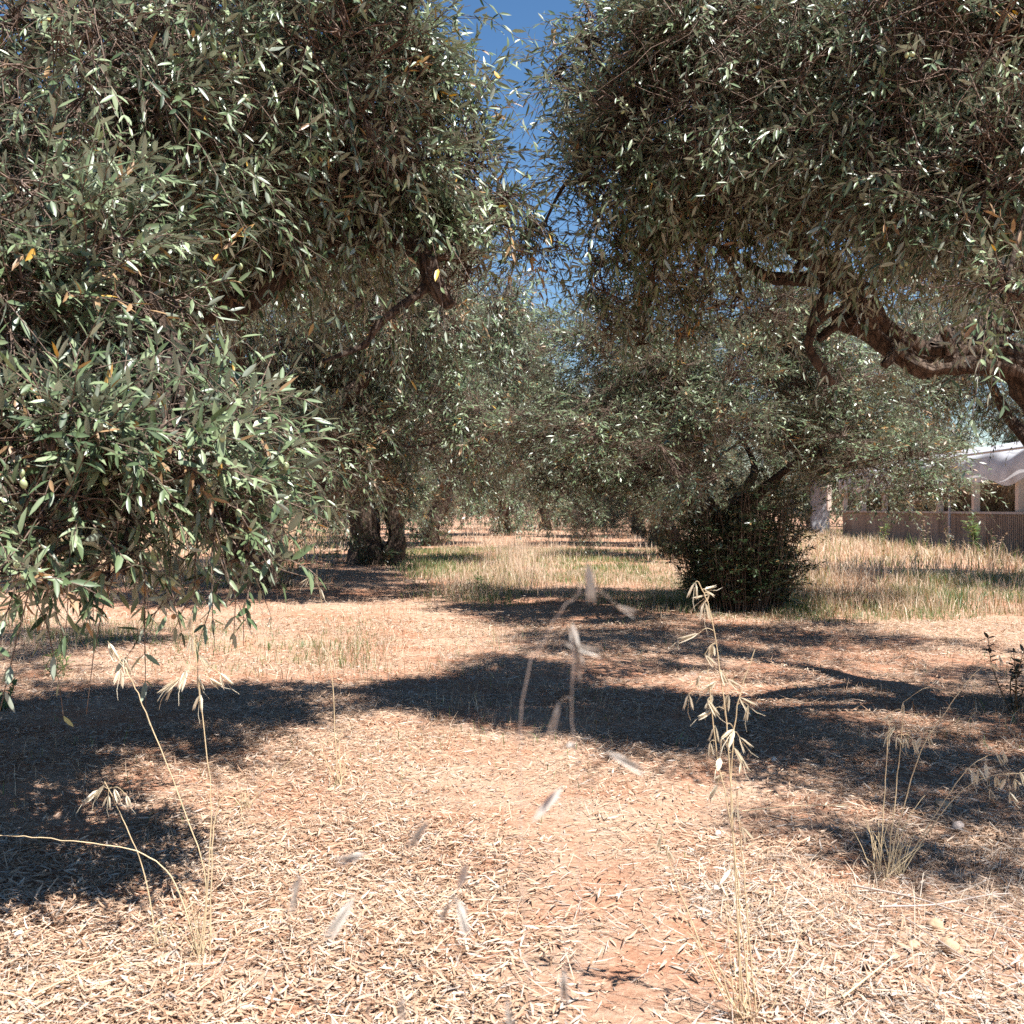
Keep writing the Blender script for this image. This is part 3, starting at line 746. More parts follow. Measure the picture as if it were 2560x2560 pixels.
pa = tree_proto(101, 12500, .068, 6, lean=.05, R0=.19, wide=1.15, extra=((.74, -2.45, 2.9), (-.3, -2.4, 3.2), (1.7, -1.7, 3.0)))
pb = tree_proto(202, 9500, .068, 6, stems=2, R0=.19, low=1.15, wide=1.1)
pc = tree_proto(303, 9500, .066, 6, lean=.2, R0=.13, low=1.7, body=2.5, wide=1.0, gap=.5)
pf = tree_proto(404, 3600, .115, 4, lean=.1, R0=.17, low=.25, bare=.1)
place(pa, -3.34, 13.9, .4, 1.22, 'shaded olive tree left of the lane with gnarled trunk behind the hanging leaves')
shoots(pa, 26, .45, .55, .05, 1)
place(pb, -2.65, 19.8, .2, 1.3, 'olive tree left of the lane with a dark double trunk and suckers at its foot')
shoots(pb, 34, .75, .5, .06, 2)
place(pc, 2.4, 10.9, 2.6, 1.0, 'olive tree right of the lane with its foot hidden in a dark sucker thicket')
pc.scale = (1, 1, .66)
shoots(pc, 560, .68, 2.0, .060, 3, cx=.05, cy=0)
c1 = copy_tree(tree_proto(505, 9000, .072, 6, lean=-.35, R0=.15, low=.65, wide=.95)); 
# the copy stands as the slanting tree; its source takes the next place up the row
src = [o for o in C.objects if o.name.startswith('olive_tree') and o.parent is None and 'label' not in o and o is not pf and o is not c1][0]
place(c1, 3.45, 22.0, 0.1, .82, 'olive tree behind the bushy one, its thin trunk slanting left over the lane')
shoots(c1, 70, .6, .8, .06, 4)
place(src, -2.26, 29.7, 2.9, 1.38, 'olive tree farther up the left row, short trunk leaning right over green grass')
shoots(src, 30, .5, .6, .06, 5)
pg = copy_tree(src); place(pg, -.25, 41.0, 1.3, 1.4, 'green lit olive tree closing the far end of the lane')
ph = copy_tree(pa); place(ph, 4.7, 38.5, 2.2, 1.12, 'far right row olive tree with dark low shade under its crown')
pk = copy_tree(pa); place(pk, 4.2, 30.5, 4.0, .95, 'olive tree in the right row between the slanting tree and the dark low one')
pl = copy_tree(pf); place(pl, 6.8, 47, .5, 1.2, 'olive tree at the far right of the lane beyond the greenhouse end')
pm = copy_tree(pf); place(pm, -5.2, 37, 2.0, 1.15, 'olive tree standing left behind the leaning tree up the left row')
pr = tree_proto(606, 7000, .07, 6, R0=.2, low=2.15, body=2.4)
place(pr, 7.9, 15.0, 1.0, 1.05, 'high crowned olive tree at the right edge before the greenhouse')
FAR = 'distant olive trees closing the view'
spots = [(1.6, 52), (-4.0, 54), (5.0, 60), (-9, 62), (9.5, 56), (.5, 70), (-15, 74), (12, 70), (-20, 84), (-28, 92), (-36, 88), (-33, 104), (-45, 100), (-24, 108), (-14, 104), (-52, 96), (-58, 108), (-41, 116), (-7, 90), (6, 84), (16, 84), (24, 92), (26, 70), (33, 80), (20, 62), (29, 58), (15.5, 44), (21, 38), (26, 44), (15, 52)]
g0 = np.random.default_rng(77)
for i, (x, y) in enumerate(spots):
    o = pf if i == 0 else copy_tree(pf)
    place(o, x, y, g0.uniform(0, 6.28), g0.uniform(1.1, 1.45) + (.4 if i > 25 else 0), 'small distant olive tree in the hazy green belt behind the field and lane', FAR)

# ------------------------------------------------------------------ the two near trees
def wblobs(L, k=1.0):
    out = []
    for b in L:
        if b[0] == 'w': c = np.array(b[1:4], float); r_ = b[4:7]; n = b[7]
        else: c = P(*b[0:3]); r_ = b[3:6]; n = b[6]
        out.append((c, np.array(r_, float), int(n * k)) + ((.64,) if b[0] == 'w' else ()))
    return out
olive_me = None
def olive_mesh():
    mb = MB(); a, b = 10, 7
    V = [(math.sin(math.pi * i / b) * math.cos(2 * math.pi * j / a) * .0068, math.sin(math.pi * i / b) * math.sin(2 * math.pi * j / a) * .0068, -.0095 * (1 - math.cos(math.pi * i / b))) for i in range(b + 1) for j in range(a)]
    F = [[i * a + j, i * a + (j + 1) % a, (i + 1) * a + (j + 1) % a, (i + 1) * a + j][::-1] for i in range(b) for j in range(a)]
    mb.add(V, F); tubes(mb, [[(0, 0, .018), (.001, 0, .008), (0, 0, -.001)]], [[.0009, .0009, .0011]], 4, 1)
    return mb.mesh('olive', [M_OLIVE, M_TWIG])
OLIVE = olive_mesh()
def hang_olives(root, tips, n, g):
    """unripe olives on shoots at the outside of the crown that faces the lane"""
    p = tips[:, [2, 3]].reshape(-1, 3) if tips.shape[1] > 4 else tips[:, 1]
    d = p[:, 1]; px = p[:, 0] / d * 1980 + 966; py = 960 - (p[:, 2] - CAMZ) / d * 1980
    ok = (d > 1.8) & (px > -60) & (px < 1990) & (py > -60) & (py < 1250)
    p, d, px, py = p[ok], d[ok], px[ok], py[ok]
    cell = {}
    for i in np.argsort(d):
        key = (int(px[i] // 42), int(py[i] // 42))
        if key not in cell: cell[key] = i
    ids = np.array(list(cell.values())); g.shuffle(ids)
    k = 0
    for i in ids:
        for j in range(int(g.integers(1, 4))):
            if k >= n: return
            o = link('olive', OLIVE, root); k += 1
            q = p[i] + g.normal(0, .012, 3) + np.array([0, -.004, -.016]) - np.array(root.location)
            o.location = q; o.rotation_euler = (g.normal(0, .4), g.normal(0, .4), g.uniform(0, 6)); s = g.uniform(.85, 1.25); o.scale = (s, s, s)

def limb(root, name, pts, rad, seed, sides=16, amp=.16):
    mb = MB(); c = gnarl(mb, np.asarray(pts) - np.array(root.location), rad, sides * 2, 14, seed, amp, 2.4)
    mb.build(name, M_BARK, root); return c + np.array(root.location)

def near_left():
    g = np.random.default_rng(31)
    root = empty('olive_tree', (-3.9, 5.6, 0))
    tag(root, 'large near olive tree whose leafy boughs hang over the left side of the lane', 'tree', 'near olive trees framing the lane')
    att = []
    limb(root, 'trunk', [(-3.9, 5.6, -.15), (-3.88, 5.6, .1), (-3.8, 5.65, .7), (-3.85, 5.55, 1.3), (-3.7, 5.5, 1.8)], [.42, .33, .26, .24, .25], 3, 26)
    att.append(limb(root, 'limb', [(-3.7, 5.5, 1.65), P(-180, 700, 5.2), P(150, 665, 4.8), P(397, 577, 4.4), P(453, 571, 4.4), P(513, 525, 4.4), P(560, 490, 4.45), P(611, 474, 4.5), P(668, 444, 4.5), P(760, 452, 4.45), P(805, 493, 4.4), P(819, 532, 4.4), P(850, 576, 4.4)], [.13, .10, .075, .052, .045, .042, .038, .034, .036, .036, .034, .034, .026], 4))
    att.append(limb(root, 'limb', [P(812, 520, 4.4), P(794, 549, 4.4), P(741, 591, 4.35), P(706, 623, 4.35), P(689, 651, 4.35), P(608, 683, 4.3)], [.024, .02, .017, .015, .014, .006], 5, 10, .1))
    att.append(limb(root, 'limb', [(-3.7, 5.5, 1.7), P(-150, 450, 5.0), P(150, 300, 4.7), P(430, 180, 4.5), P(640, 140, 4.6), P(760, 60, 4.6)], [.15, .11, .08, .06, .045, .02], 6))
    att.append(limb(root, 'limb', [(-3.75, 5.5, 1.7), P(-500, 600, 4.6), P(-200, 480, 3.9), P(60, 430, 3.5), P(220, 500, 3.3), P(330, 640, 3.3)], [.14, .1, .07, .05, .035, .015], 7))
    att.append(limb(root, 'limb', [(-3.7, 5.55, 1.7), (-3.5, 6.0, 2.5), (-3.2, 6.4, 3.4), (-2.6, 6.3, 4.2)], [.15, .1, .07, .03], 8))
    B = [(690, 220, 4.5, .38, .8, .55, 620), (850, 310, 4.8, .20, .5, .38, 220), (720, 60, 4.5, .2, .5, .3, 150), (950, 400, 4.75, .10, .25, .12, 34),
         (500, 150, 4.3, .75, .85, .78, 1500), (150, 240, 3.7, .62, .85, .70, 1300),
         (70, 560, 3.1, .42, .6, .42, 600), (210, 690, 3.3, .30, .5, .32, 360), (400, 400, 4.4, .36, .6, .28, 330), (640, 340, 4.8, .4, .5, .2, 220),
         (110, 830, 2.75, .34, .4, .20, 260), (320, 880, 2.8, .24, .35, .14, 150), (440, 800, 3.0, .15, .25, .12, 70), (420, 960, 2.75, .10, .16, .09, 36), (90, 960, 2.55, .17, .22, .11, 55), (60, 1070, 2.45, .10, .13, .06, 14), (450, 1050, 2.7, .08, .1, .06, 12), (230, 1060, 2.6, .06, .1, .06, 7),
         (840, 490, 4.8, .2, .3, .22, 130), (-60, 850, 2.7, .25, .3, .26, 120),
         (-480, 150, 4.2, 1.0, 1.1, 1.0, 900), (-350, 650, 3.4, .7, .7, .6, 500),
         ('w', -2.6, 7.4, 3.0, 1.0, .9, .7, 750), ('w', -4.2, 7.3, 3.5, 1.3, 1.3, 1.1, 500), ('w', -2.5, 6.5, 3.9, 1.2, 1.1, .9, 500), ('w', -1.9, 5.0, 4.1, .9, 1.0, .6, 280), ('w', -5.0, 4.6, 3.0, 1.1, 1.1, 1.1, 500), ('w', -3.0, 4.4, 4.0, 1.0, 1.0, .7, 300), ('w', -1.1, 3.6, 3.6, .7, .6, .35, 190), ('w', -.1, 3.4, 3.5, .4, .45, .28, 130)]  # some of these world-placed boughs are added out of view to shade the ground
    bl = [(q[0] - np.array(root.location),) + q[1:] for q in wblobs(B, 1.05)]
    o, tips = crown('crown', bl, np.vstack(att) - np.array(root.location), root, g, True, .055, .0128, 6, bare=.55, gap=.44, droop=.35, odd_p=.022, sec_per=5, brown=.02)
    hang_olives(root, tips + np.array(root.location), 95, g)
near_left()

def near_right():
    g = np.random.default_rng(47)
    root = empty('olive_tree', (3.2, 5.4, 0))
    tag(root, 'large near olive tree on the right with a thick bare limb crossing in', 'tree', 'near olive trees framing the lane')
    att = []
    limb(root, 'trunk', [(3.2, 5.4, -.15), (3.18, 5.4, .1), (3.05, 5.33, .6), (2.92, 5.27, 1.1), (2.74, 5.2, 1.52)], [.42, .34, .25, .19, .14], 13, 26)
    att.append(limb(root, 'limb', [(2.82, 5.2, 1.35), P(1965, 745, 5.15), P(1922, 690, 5.1), P(1850, 676, 5.1), P(1784, 681, 5.1), P(1743, 684, 5.1), P(1690, 657, 5.1), P(1640, 618, 5.1), P(1576, 598, 5.1)], [.12, .085, .075, .068, .066, .07, .066, .062, .045], 14, 26, .2))
    att.append(limb(root, 'limb', [P(1760, 668, 5.15), P(1800, 640, 5.25), P(1860, 618, 5.4), P(1960, 560, 5.5), P(2080, 420, 5.5)], [.06, .07, .075, .07, .05], 15, 16))
    att.append(limb(root, 'limb', [P(1650, 620, 5.1), P(1625, 570, 5.05), P(1585, 526, 5.05), P(1545, 496, 5.0), P(1510, 470, 5.0), P(1480, 432, 5.0), P(1495, 395, 4.95), P(1560, 370, 4.9), P(1580, 300, 4.8)], [.06, .062, .06, .052, .05, .042, .035, .026, .016], 16, 16))
    att.append(limb(root, 'limb', [P(1590, 530, 5.05), P(1530, 527, 5.05), P(1450, 524, 5.15), P(1400, 490, 5.25), P(1330, 450, 5.35)], [.045, .034, .024, .016, .008], 17, 12))
    att.append(limb(root, 'limb', [P(1567, 532, 5.0), P(1546, 584, 4.98), P(1529, 631, 4.95), P(1527, 659, 4.95), P(1552, 700, 4.95), P(1570, 724, 4.95)], [.03, .028, .022, .02, .022, .016], 18, 10, .1))
    att.append(limb(root, 'limb', [P(1500, 450, 5.0), P(1440, 380, 4.95), P(1340, 300, 4.9), P(1220, 240, 4.9)], [.035, .025, .018, .008], 19, 10))
    att.append(limb(root, 'limb', [(2.78, 5.2, 1.45), P(2100, 500, 4.7), P(1990, 330, 4.4), P(1880, 130, 4.1), P(1800, 20, 4.2)], [.12, .09, .07, .04, .02], 20))
    att.append(limb(root, 'limb', [(2.8, 5.2, 1.45), (3.0, 5.8, 2.4), (2.9, 6.3, 3.3), (2.3, 6.2, 4.0)], [.13, .09, .06, .02], 21))
    for k, (q0, q1, r0) in enumerate(((P(1700, 650, 5.02), P(1668, 690, 4.95), .028), (P(1600, 600, 5.02), P(1545, 640, 4.98), .026), (P(1790, 668, 5.05), P(1778, 622, 5.0), .03), (P(1530, 480, 4.97), P(1500, 510, 4.92), .02))):
        limb(root, 'limb', [q0, (q0 + q1) / 2 + np.array([.01, 0, .015]), q1], [r0, r0 * .85, r0 * .7], 40 + k, 8, .2)
    B = [(1340, 180, 4.8, .53, .75, .52, 1150), (1175, 330, 5.2, .29, .55, .31, 360), (1600, 180, 4.5, .66, .75, .58, 1250), (1840, 150, 4.0, .62, .75, .66, 1250),
         (1185, 500, 5.6, .30, .5, .28, 170), (1370, 390, 5.4, .46, .6, .28, 400), (1620, 310, 4.6, .42, .5, .22, 380), (1850, 330, 3.9, .42, .5, .24, 360),
         (1200, 610, 6.1, .36, .45, .20, 120), (1400, 560, 5.9, .45, .45, .18, 100), (1900, 530, 3.5, .10, .2, .12, 40), (1105, 70, 4.8, .10, .3, .16, 50), (1050, 140, 4.9, .05, .15, .08, 10), (1630, 560, 4.5, .05, .08, .05, 9), (1310, 20, 4.6, .3, .4, .25, 260), (1015, 445, 5.4, .12, .3, .14, 40), ('w', 1.35, 5.5, 3.45, .6, .6, .3, 260), (1800, 520, 6.0, .45, .4, .2, 90),
         (2380, 230, 4.7, .8, .9, .8, 450), ('w', 1.9, 7.3, 3.4, .9, .7, .5, 650), ('w', 3.2, 7.5, 3.2, .9, .7, .6, 600), ('w', 3.6, 7.0, 3.7, 1.3, 1.3, 1.0, 700), ('w', 2.3, 6.6, 3.9, 1.1, 1.0, .6, 460), ('w', 1.7, 5.9, 3.6, .9, .8, .45, 230), ('w', 4.3, 5.0, 3.1, 1.0, 1.0, .9, 500), ('w', 3.3, 2.9, 3.1, .7, .6, .45, 460), ('w', 2.9, 3.3, 3.5, .6, .6, .35, 420), ('w', 2.6, 2.3, 3.3, .6, .5, .35, 350), ('w', 3.9, 4.0, 2.9, .7, .7, .6, 250)]  # unseen boughs among these are put in to cast shade on the lane
    bl = [(q[0] - np.array(root.location),) + q[1:] for q in wblobs(B, 1.2)]
    o, tips = crown('crown', bl, np.vstack(att) - np.array(root.location), root, g, True, .049, .0112, 6, bare=.5, gap=.50, droop=.3, odd_p=.008, sec_per=5, up=.35, brown=.02)
    hang_olives(root, tips + np.array(root.location), 90, g)
near_right()

# ------------------------------------------------------------------ wild oats
def spikelet_mesh(open_, seed, m=None, wk=1.0, awn=True):
    mb = MB(); g = np.random.default_rng(seed)
    for s in (-1, 1):
        a = s * open_
        D = np.array([[math.sin(a), 0, -math.cos(a)]]); Nn = np.array([[s * math.cos(a), .25, s * math.sin(a)]])
        leaves(mb, np.array([[0, 0, 0.]]), D, Nn, .026, .0062 * wk, .6, 0, True, -.08)
        leaves(mb, np.array([[0, 0.0008, 0.]]), D, Nn * [1, -1, 1], .025, .0056 * wk, .6, 0, True, .02)
    if awn: tubes(mb, [[(0, 0, -.008), (.001, .002, -.028), (.006, .003, -.040)]], [[.0005, .0004, .0002]], 3)
    return mb.mesh('spikelet', m or M_GLUME)
SPK = [spikelet_mesh(.10, 1), spikelet_mesh(.26, 2), spikelet_mesh(.04, 3)]
SPKG = [spikelet_mesh(.015, 4, M_GREYGLUME, .75, False), spikelet_mesh(.03, 5, M_GREYGLUME, .8, False), spikelet_mesh(.02, 6, M_GREYGLUME, .7, False)]
OATS = 'dry wild oat plants in the lane'
def oat(base, stems, spikes, label, d=None, rad=.0018, spike_scale=1.5, blades_=0, cat='wild oat', seed=0, tuft=0.12):
    """base px,py on the ground; stems: lists of (px,py[,d]) from foot to tip; spikes: (px,py,lean[,d])"""
    g = np.random.default_rng(seed + 900)
    if d is None: d = 2079 / (base[1] - 960)
    b = P(base[0], base[1], d); b[2] = float(gz(b[0], b[1]))
    root = empty('wild_oat', b); tag(root, label, cat, OATS)
    W, MS = [], []
    for st in stems:
        pts = np.array([P(q[0], q[1], q[2] if len(q) > 2 else d) for q in st]) - b
        if len(st[0]) < 4 and abs(pts[0][2]) < .12: pts[0][2] = -.01
        c = catmull(pts, 6); c = c + g.normal(0, .0008, c.shape); W.append(c)
        mb = MB(); tubes(mb, c[None], (np.linspace(1, .45, len(c)) * rad)[None], 5); MS.append(mb)
    allp = np.vstack(W)
    own = np.concatenate([np.full(len(w), i) for i, w in enumerate(W)])
    for q in spikes:
        dd = q[3] if len(q) > 3 else d
        p = P(q[0], q[1], dd) - b
        o = link('spikelet', (SPKG if rad < .0005 else SPK)[int(g.integers(3))], root)
        o.location = p; o.rotation_euler = (g.normal(0, .35), q[2], g.normal(0, .5)); s = spike_scale * g.uniform(.85, 1.2); o.scale = (s, s, s)
        sel = allp[:, 2] > p[2] - .002
        if not sel.any(): sel[:] = True
        up, ow = allp[sel], own[sel]
        ia = np.argmin(np.linalg.norm(up - p, axis=1)); a = up[ia]
        if np.linalg.norm(a - p) < .22:
            m = (a + p) / 2 + np.array([0, 0, .25 * np.linalg.norm(a - p)])
            tubes(MS[ow[ia]], catmull([a, m, p], 4)[None], np.full((1, 9), rad * .33), 3)
    for mb in MS: mb.build('stem', M_GREYSTEM if rad < .0005 else M_STRAW, root)
    if tuft:
        mb = MB(); n = 14; a = g.uniform(0, 6.28, n); q = np.linspace(0, 1, 5)[None, :, None]
        e = np.stack([np.cos(a) * tuft * g.uniform(.2, .9, n), np.sin(a) * tuft * .6 * g.uniform(.2, .9, n), tuft * g.uniform(.3, 1.5, n)], -1)
        f = np.stack([g.normal(0, .012, n), g.normal(0, .012, n), np.full(n, -.01)], -1)
        cv = f[:, None] * (1 - q) + e[:, None] * q + np.array([0, 0, .05]) * np.sin(q * 3.1) * g.uniform(0, 1, (n, 1, 1))
        tubes(mb, cv, np.tile(np.linspace(.0013, .0005, 5), (n, 1)), 3); mb.build('dead_blades', M_STRAW, root)
    return root

oat((380, 1800), [[(380, 1800), (398, 1540), (381, 1347), (364, 1185)], [(372, 1800), (388, 1667), (347, 1527), (281, 1362), (250, 1287), (203, 1208)], [(378, 1740), (330, 1670), (270, 1612), (175, 1592), (60, 1580), (-10, 1577)], [(395, 1780), (400, 1600), (412, 1520), (432, 1504), (452, 1520), (457, 1560)]],
    [(205, 1212, -.5), (232, 1240, -.3), (228, 1262, .4), (362, 1200, .2), (375, 1235, -.3), (352, 1262, .5), (372, 1275, -.2), (340, 1280, .9), (325, 1290, .7), (395, 1280, -.7), (415, 1270, -.5), (378, 1310, .1), (360, 1160, .15)],
    'tall wild oat at lower left, its straight stem topped by open pale seeds', seed=1, spike_scale=1.85)
oat((300, 1770), [[(300, 1770), (272, 1652), (238, 1560), (197, 1475)]], [(196, 1480, .5), (185, 1490, .9), (204, 1500, .1), (215, 1488, -.5), (238, 1500, -.4)], 'short leaning wild oat left of the tall one, white seeds against the shade', seed=2, tuft=.05)
oat((462, 1520), [[(462, 1520), (500, 1482), (560, 1428), (632, 1390)]], [], 'bare straw stem leaning right on the edge of the left shade', seed=3, tuft=.04, cat='grass stem')
oat((640, 1477), [[(638, 1480), (632, 1390), (627, 1287), (608, 1150), (598, 1075)], [(645, 1480), (640, 1400), (652, 1370)]], [(596, 1085, .3), (604, 1110, -.3), (583, 1090, .7), (612, 1160, -.4)], 'slender lone oat stem between the left shade and the lane', seed=4, tuft=.1, rad=.0020)
S5 = [[(1406, 1935), (1388, 1650), (1377, 1450), (1362, 1290), (1340, 1150), (1318, 1098)], [(1420, 1935), (1395, 1700), (1380, 1500), (1392, 1330), (1425, 1225)], [(1398, 1935), (1384, 1600), (1350, 1400), (1335, 1240)], [(1430, 1930), (1412, 1750), (1400, 1600), (1385, 1440)], [(1410, 1935), (1330, 1800), (1268, 1640), (1248, 1570)], [(1395, 1935), (1360, 1830), (1340, 1740)], [(1440, 1935), (1480, 1860), (1520, 1800)]]
sp5 = [(1312, 1098, .1), (1330, 1112, -1.4), (1338, 1122, 1.0), (1330, 1135, .1), (1318, 1195, 1.2), (1345, 1215, -.2), (1330, 1235, -.7), (1318, 1275, .2), (1360, 1265, -.4), (1352, 1285, .8), (1345, 1310, .4), (1300, 1310, 0), (1335, 1320, -.5), (1345, 1340, 1.1), (1375, 1310, .1), (1395, 1315, -.8), (1412, 1330, .2), (1385, 1375, .9), (1350, 1370, .1), (1362, 1390, -.2), (1395, 1390, -.6), (1340, 1400, -.1), (1360, 1430, 1.2), (1385, 1410, -.4), (1400, 1430, -.3), (1370, 1460, .9), (1355, 1480, .5), (1390, 1520, .2), (1400, 1560, -.3), (1248, 1572, .2), (1258, 1600, -.4), (1380, 1640, .2), (1372, 1280, -.9)]
oat((1406, 1930), S5, sp5, 'densest wild oat clump right of centre, a column of hanging straw seeds', seed=5, tuft=.2)
oat((1661, 1657), [[(1660, 1660), (1668, 1520), (1676, 1387), (1684, 1350)], [(1672, 1660), (1690, 1500), (1700, 1400), (1706, 1330)], [(1668, 1650), (1730, 1440), (1786, 1340), (1830, 1280), (1868, 1245)], [(1675, 1655), (1706, 1560), (1745, 1500)]],
    [(1684, 1345, .5), (1704, 1325, 0), (1690, 1370, .6), (1678, 1385, .1), (1692, 1390, -.3), (1708, 1392, .1), (1722, 1395, -.2), (1738, 1390, .2), (1752, 1388, -.3), (1868, 1250, -.7), (1884, 1235, -.4), (1835, 1285, -.6)], 'upright wild oat pair beside the right shade with one stem bowing right', seed=6, tuft=.14)
oat((1690, 1650), [[(1690, 1650), (1760, 1545), (1826, 1452), (1875, 1420)], [(1696, 1650), (1780, 1530), (1850, 1470), (1960, 1455)]],
    [(1826, 1450, -.1), (1836, 1455, .2), (1846, 1450, -.3), (1860, 1440, .1), (1880, 1420, -.5), (1893, 1418, -.2), (1880, 1465, -.4), (1898, 1470, -.5), (1915, 1470, -.6), (1868, 1490, -.3), (1925, 1455, -.3), (1905, 1495, -.3)], 'wild oat bent far to the right with white seeds over the right shade', seed=7, tuft=.1)
# a plant close to the lens: its seeds are out of focus
dn = .62
oat((1010, 4313), [[(1010, 4313), (985, 2400), (965, 1950), (955, 1880)], [(1030, 4313), (1060, 2300), (1068, 1900), (1062, 1480)], [(1000, 4313), (900, 2300), (862, 1760), (850, 1700)], [(990, 4313), (780, 2300), (757, 1900), (755, 1880)]],
    [(1060, 1485, -.1), (955, 1885, -.15), (1062, 1830, -.05), (856, 1690, -.5), (850, 1700, .5), (758, 1885, 0), (810, 1545, .6), (690, 1612, 1.2)], 'blurred wild oat close to the lens at the bottom centre', d=dn, seed=8, tuft=0, rad=.00034, spike_scale=.95)
oat((1040, 4400), [[(1040, 4400), (1010, 2300), (980, 1400), (1035, 1190), (1090, 1120), (1110, 1060)], [(1050, 4400), (1090, 2300), (1095, 1700), (1085, 1400), (1075, 1180)]],
    [(1110, 1062, 0), (1165, 1143, -1.2), (1078, 1175, -.15), (1090, 1225, .05), (1056, 1325, .3), (1075, 1410, -1.4), (1145, 1418, -1.2), (1065, 1215, -1.3)], 'blurred wild oat close to the lens in the middle of the lane', d=.60, seed=9, tuft=0, rad=.00034, spike_scale=.9)
oat((560, 4300), [[(560, 4300), (600, 2300), (590, 1800), (568, 1655)], [(580, 4300), (690, 2200), (680, 1760), (668, 1690)]], [(566, 1655, .55), (562, 1660, .15), (668, 1695, .75), (880, 1630, -.3), (865, 1700, -.45)], 'blurred wild oat close to the lens left of the lane', d=.62, seed=10, tuft=0, rad=.00034, spike_scale=.95)

# ------------------------------------------------------------------ weeds
def leafy_weed(name, base, h, label, n=22, m=M_WEED, ll=.06, lw=.02, spread=.25, seed=0, stems=3, cat='plant', d=None, group=None):
    g = np.random.default_rng(seed + 60)
    if d is None: d = 2079 / (base[1] - 960)
    b = P(base[0], base[1], d); b[2] = float(gz(b[0], b[1]))
    root = empty(name, b); tag(root, label, cat, group)
    ms, ml = MB(), MB()
    for s in range(stems):
        e = np.array([g.normal(0, spread * .6), g.normal(0, spread * .6), h * g.uniform(.6, 1.0)])
        c = catmull([(g.normal(0, .02), g.normal(0, .02), -.02), e * .5 + g.normal(0, .03, 3), e], 8)
        tubes(ms, c[None], np.linspace(.004, .0018, len(c))[None], 5)
        i = g.integers(2, len(c), n); bs = c[i]
        dr = nrm(np.stack([g.normal(0, 1, n), g.normal(0, 1, n), g.uniform(-.2, .9, n)], -1))
        leaves(ml, bs, dr, np.stack([g.normal(0, .4, n), g.normal(0, .4, n), np.ones(n)], -1), g.uniform(.6, 1.2, n) * ll, g.uniform(.7, 1.2, n) * lw, g.random(n), (g.random(n) < .08).astype(float), True, .15)
    ms.build('stem', M_DEADSTEM if m is M_DARKWEED else M_WEED, root); ml.build('foliage', m, root)
    return root
leafy_weed('leafy_weed', (1915, 1345), .42, 'dark budded weed standing at the right edge in the shade', 26, M_DARKWEED, .045, .02, .14, 1, 5)
leafy_weed('leafy_weed', (1838, 1052), 1.1, 'tall green weed against the ribbed end of the low wall', 60, M_WEED, .13, .03, .2, 2, 5)
leafy_weed('leafy_weed', (1662, 1036), .8, 'green weed in front of the corner of the low wall', 30, M_WEED, .13, .03, .25, 3, 4)
leafy_weed('leafy_weed', (8, 1345), .16, 'small green seedling at the left edge in the shade', 16, M_WEED, .04, .016, .12, 4, 5)
leafy_weed('leafy_weed', (905, 1115), .22, 'low green weed in the lane before the double trunk tree', 22, M_WEED, .06, .014, .2, 5, 7)
leafy_weed('leafy_weed', (110, 1275), .18, 'yellow green tuft of weed under the lowest hanging olive twig', 16, M_WEED, .06, .008, .1, 6, 8)
for k, (px, py, h) in enumerate(((1520, 1052, .75), (1560, 1040, .9), (1745, 1044, .9), (1790, 1050, .7), (1880, 1068, .75))):
    leafy_weed('seeding_weed', (px, py), h, 'tall pale seeding weed among the dry grass before the low wall', 26, M_DRY, .07, .012, .12, 20 + k, 3, group='pale weeds before the low wall')

# ------------------------------------------------------------------ stones, shells, stalks on the ground
def stone(px, py, size, label, m=M_STONE, seed=0, name='stone', cat='stone', flat=.65, group=None):
    g = np.random.default_rng(seed + 300)
    d = 2079 / (py - 960); b = P(px, py, d); b[2] = float(gz(b[0], b[1])) + size * .24
    a, c = 14, 9
    i, j = np.meshgrid(np.arange(c + 1), np.arange(a), indexing='ij')
    V = np.stack([np.sin(np.pi * i / c) * np.cos(2 * np.pi * j / a), np.sin(np.pi * i / c) * np.sin(2 * np.pi * j / a) * .75, np.cos(np.pi * i / c) * flat], -1).reshape(-1, 3)
    V = V * (1 + .16 * wob(V + seed * 3.1, 2.0, seed) + .06 * wob(V, 6, seed))[:, None] * size * .5
    F = [[i * a + j, (i + 1) * a + j, (i + 1) * a + (j + 1) % a, i * a + (j + 1) % a] for i in range(c) for j in range(a)]
    mb = MB(); mb.add(V, F); o = mb.build(name, m); o.location = b; o.rotation_euler = (g.normal(0, .2), g.normal(0, .2), g.uniform(0, 6))
    tag(o, label, cat, group or 'stones on the lane')
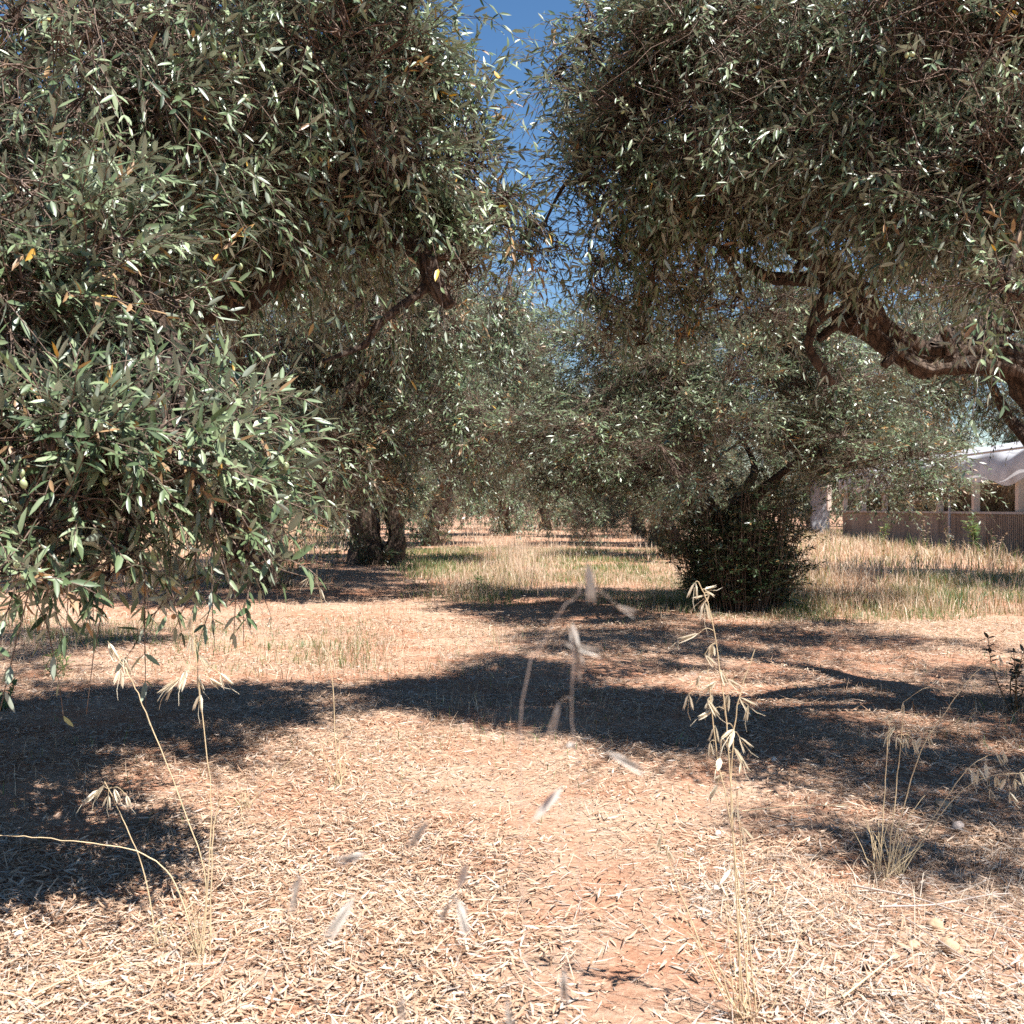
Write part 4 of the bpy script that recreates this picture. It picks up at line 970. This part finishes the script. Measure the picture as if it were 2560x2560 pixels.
stone(1795, 1800, .058, 'ochre stone on bare earth at lower right, the largest of its cluster', seed=1)
stone(1724, 1795, .036, 'pale ochre stone left of the largest stone on bare earth', seed=2)
stone(1690, 1818, .034, 'yellow stone nearest the oat clump in the lower right cluster', seed=3)
stone(1766, 1756, .045, 'brown clod behind the lower right stones, beside the grey stalk', seed=4)
stone(1780, 1533, .06, 'ochre stone lying in the right shade beside the bent oat', seed=5)
stone(1808, 1572, .05, 'grey brown stone in the right shade below the ochre stone', M_GREYSTEM, seed=6)
for k, (px, py, s) in enumerate(((1355, 1577, .022), (1350, 1692, .02), (1165, 1697, .014), (660, 1745, .02), (35, 1750, .025), (1460, 1445, .03))):
    stone(px, py, s, 'tiny white snail shell on the sunlit leaf litter', M_PALE, 20 + k, 'snail_shell', 'shell', .8, 'white snail shells on the litter')
def stalk(pts, rad, label, m=M_GREYSTEM):
    q = []
    for (px, py) in pts:
        d = 2079 / (py - 960); p = P(px, py, d); p[2] = float(gz(p[0], p[1])) + .030; q.append(p)
    q = np.array(q); b = q[0].copy()
    mb = MB(); c = catmull(q - b, 8); tubes(mb, c[None], np.linspace(rad, rad * .5, len(c))[None], 6)
    o = mb.build('fallen_stalk', m); o.location = b; tag(o, label, 'stalk', 'dry stalks lying on the litter')
stalk([(1610, 1688), (1730, 1715), (1830, 1750), (1945, 1782)], .0032, 'grey bare stalk lying across the lower right, the longest one')
stalk([(1660, 1735), (1765, 1728), (1860, 1705), (1905, 1700)], .0028, 'pale stalk crossing over the longest grey stalk at lower right')
stalk([(1700, 1752), (1790, 1810), (1860, 1848), (1940, 1862)], .0016, 'thin grey stalk passing just behind the stone cluster')
stalk([(1400, 1550), (1500, 1548), (1600, 1549)], .0022, 'straw stalk lying level behind the densest oat clump', M_STRAW)
stalk([(1590, 1910), (1640, 1870), (1690, 1830)], .0028, 'pale straw stalk pointing at the yellow stone', M_STRAW)
stalk([(60, 1905), (150, 1850), (240, 1800)], .002, 'thin straw stalk on the litter at lower left', M_STRAW)
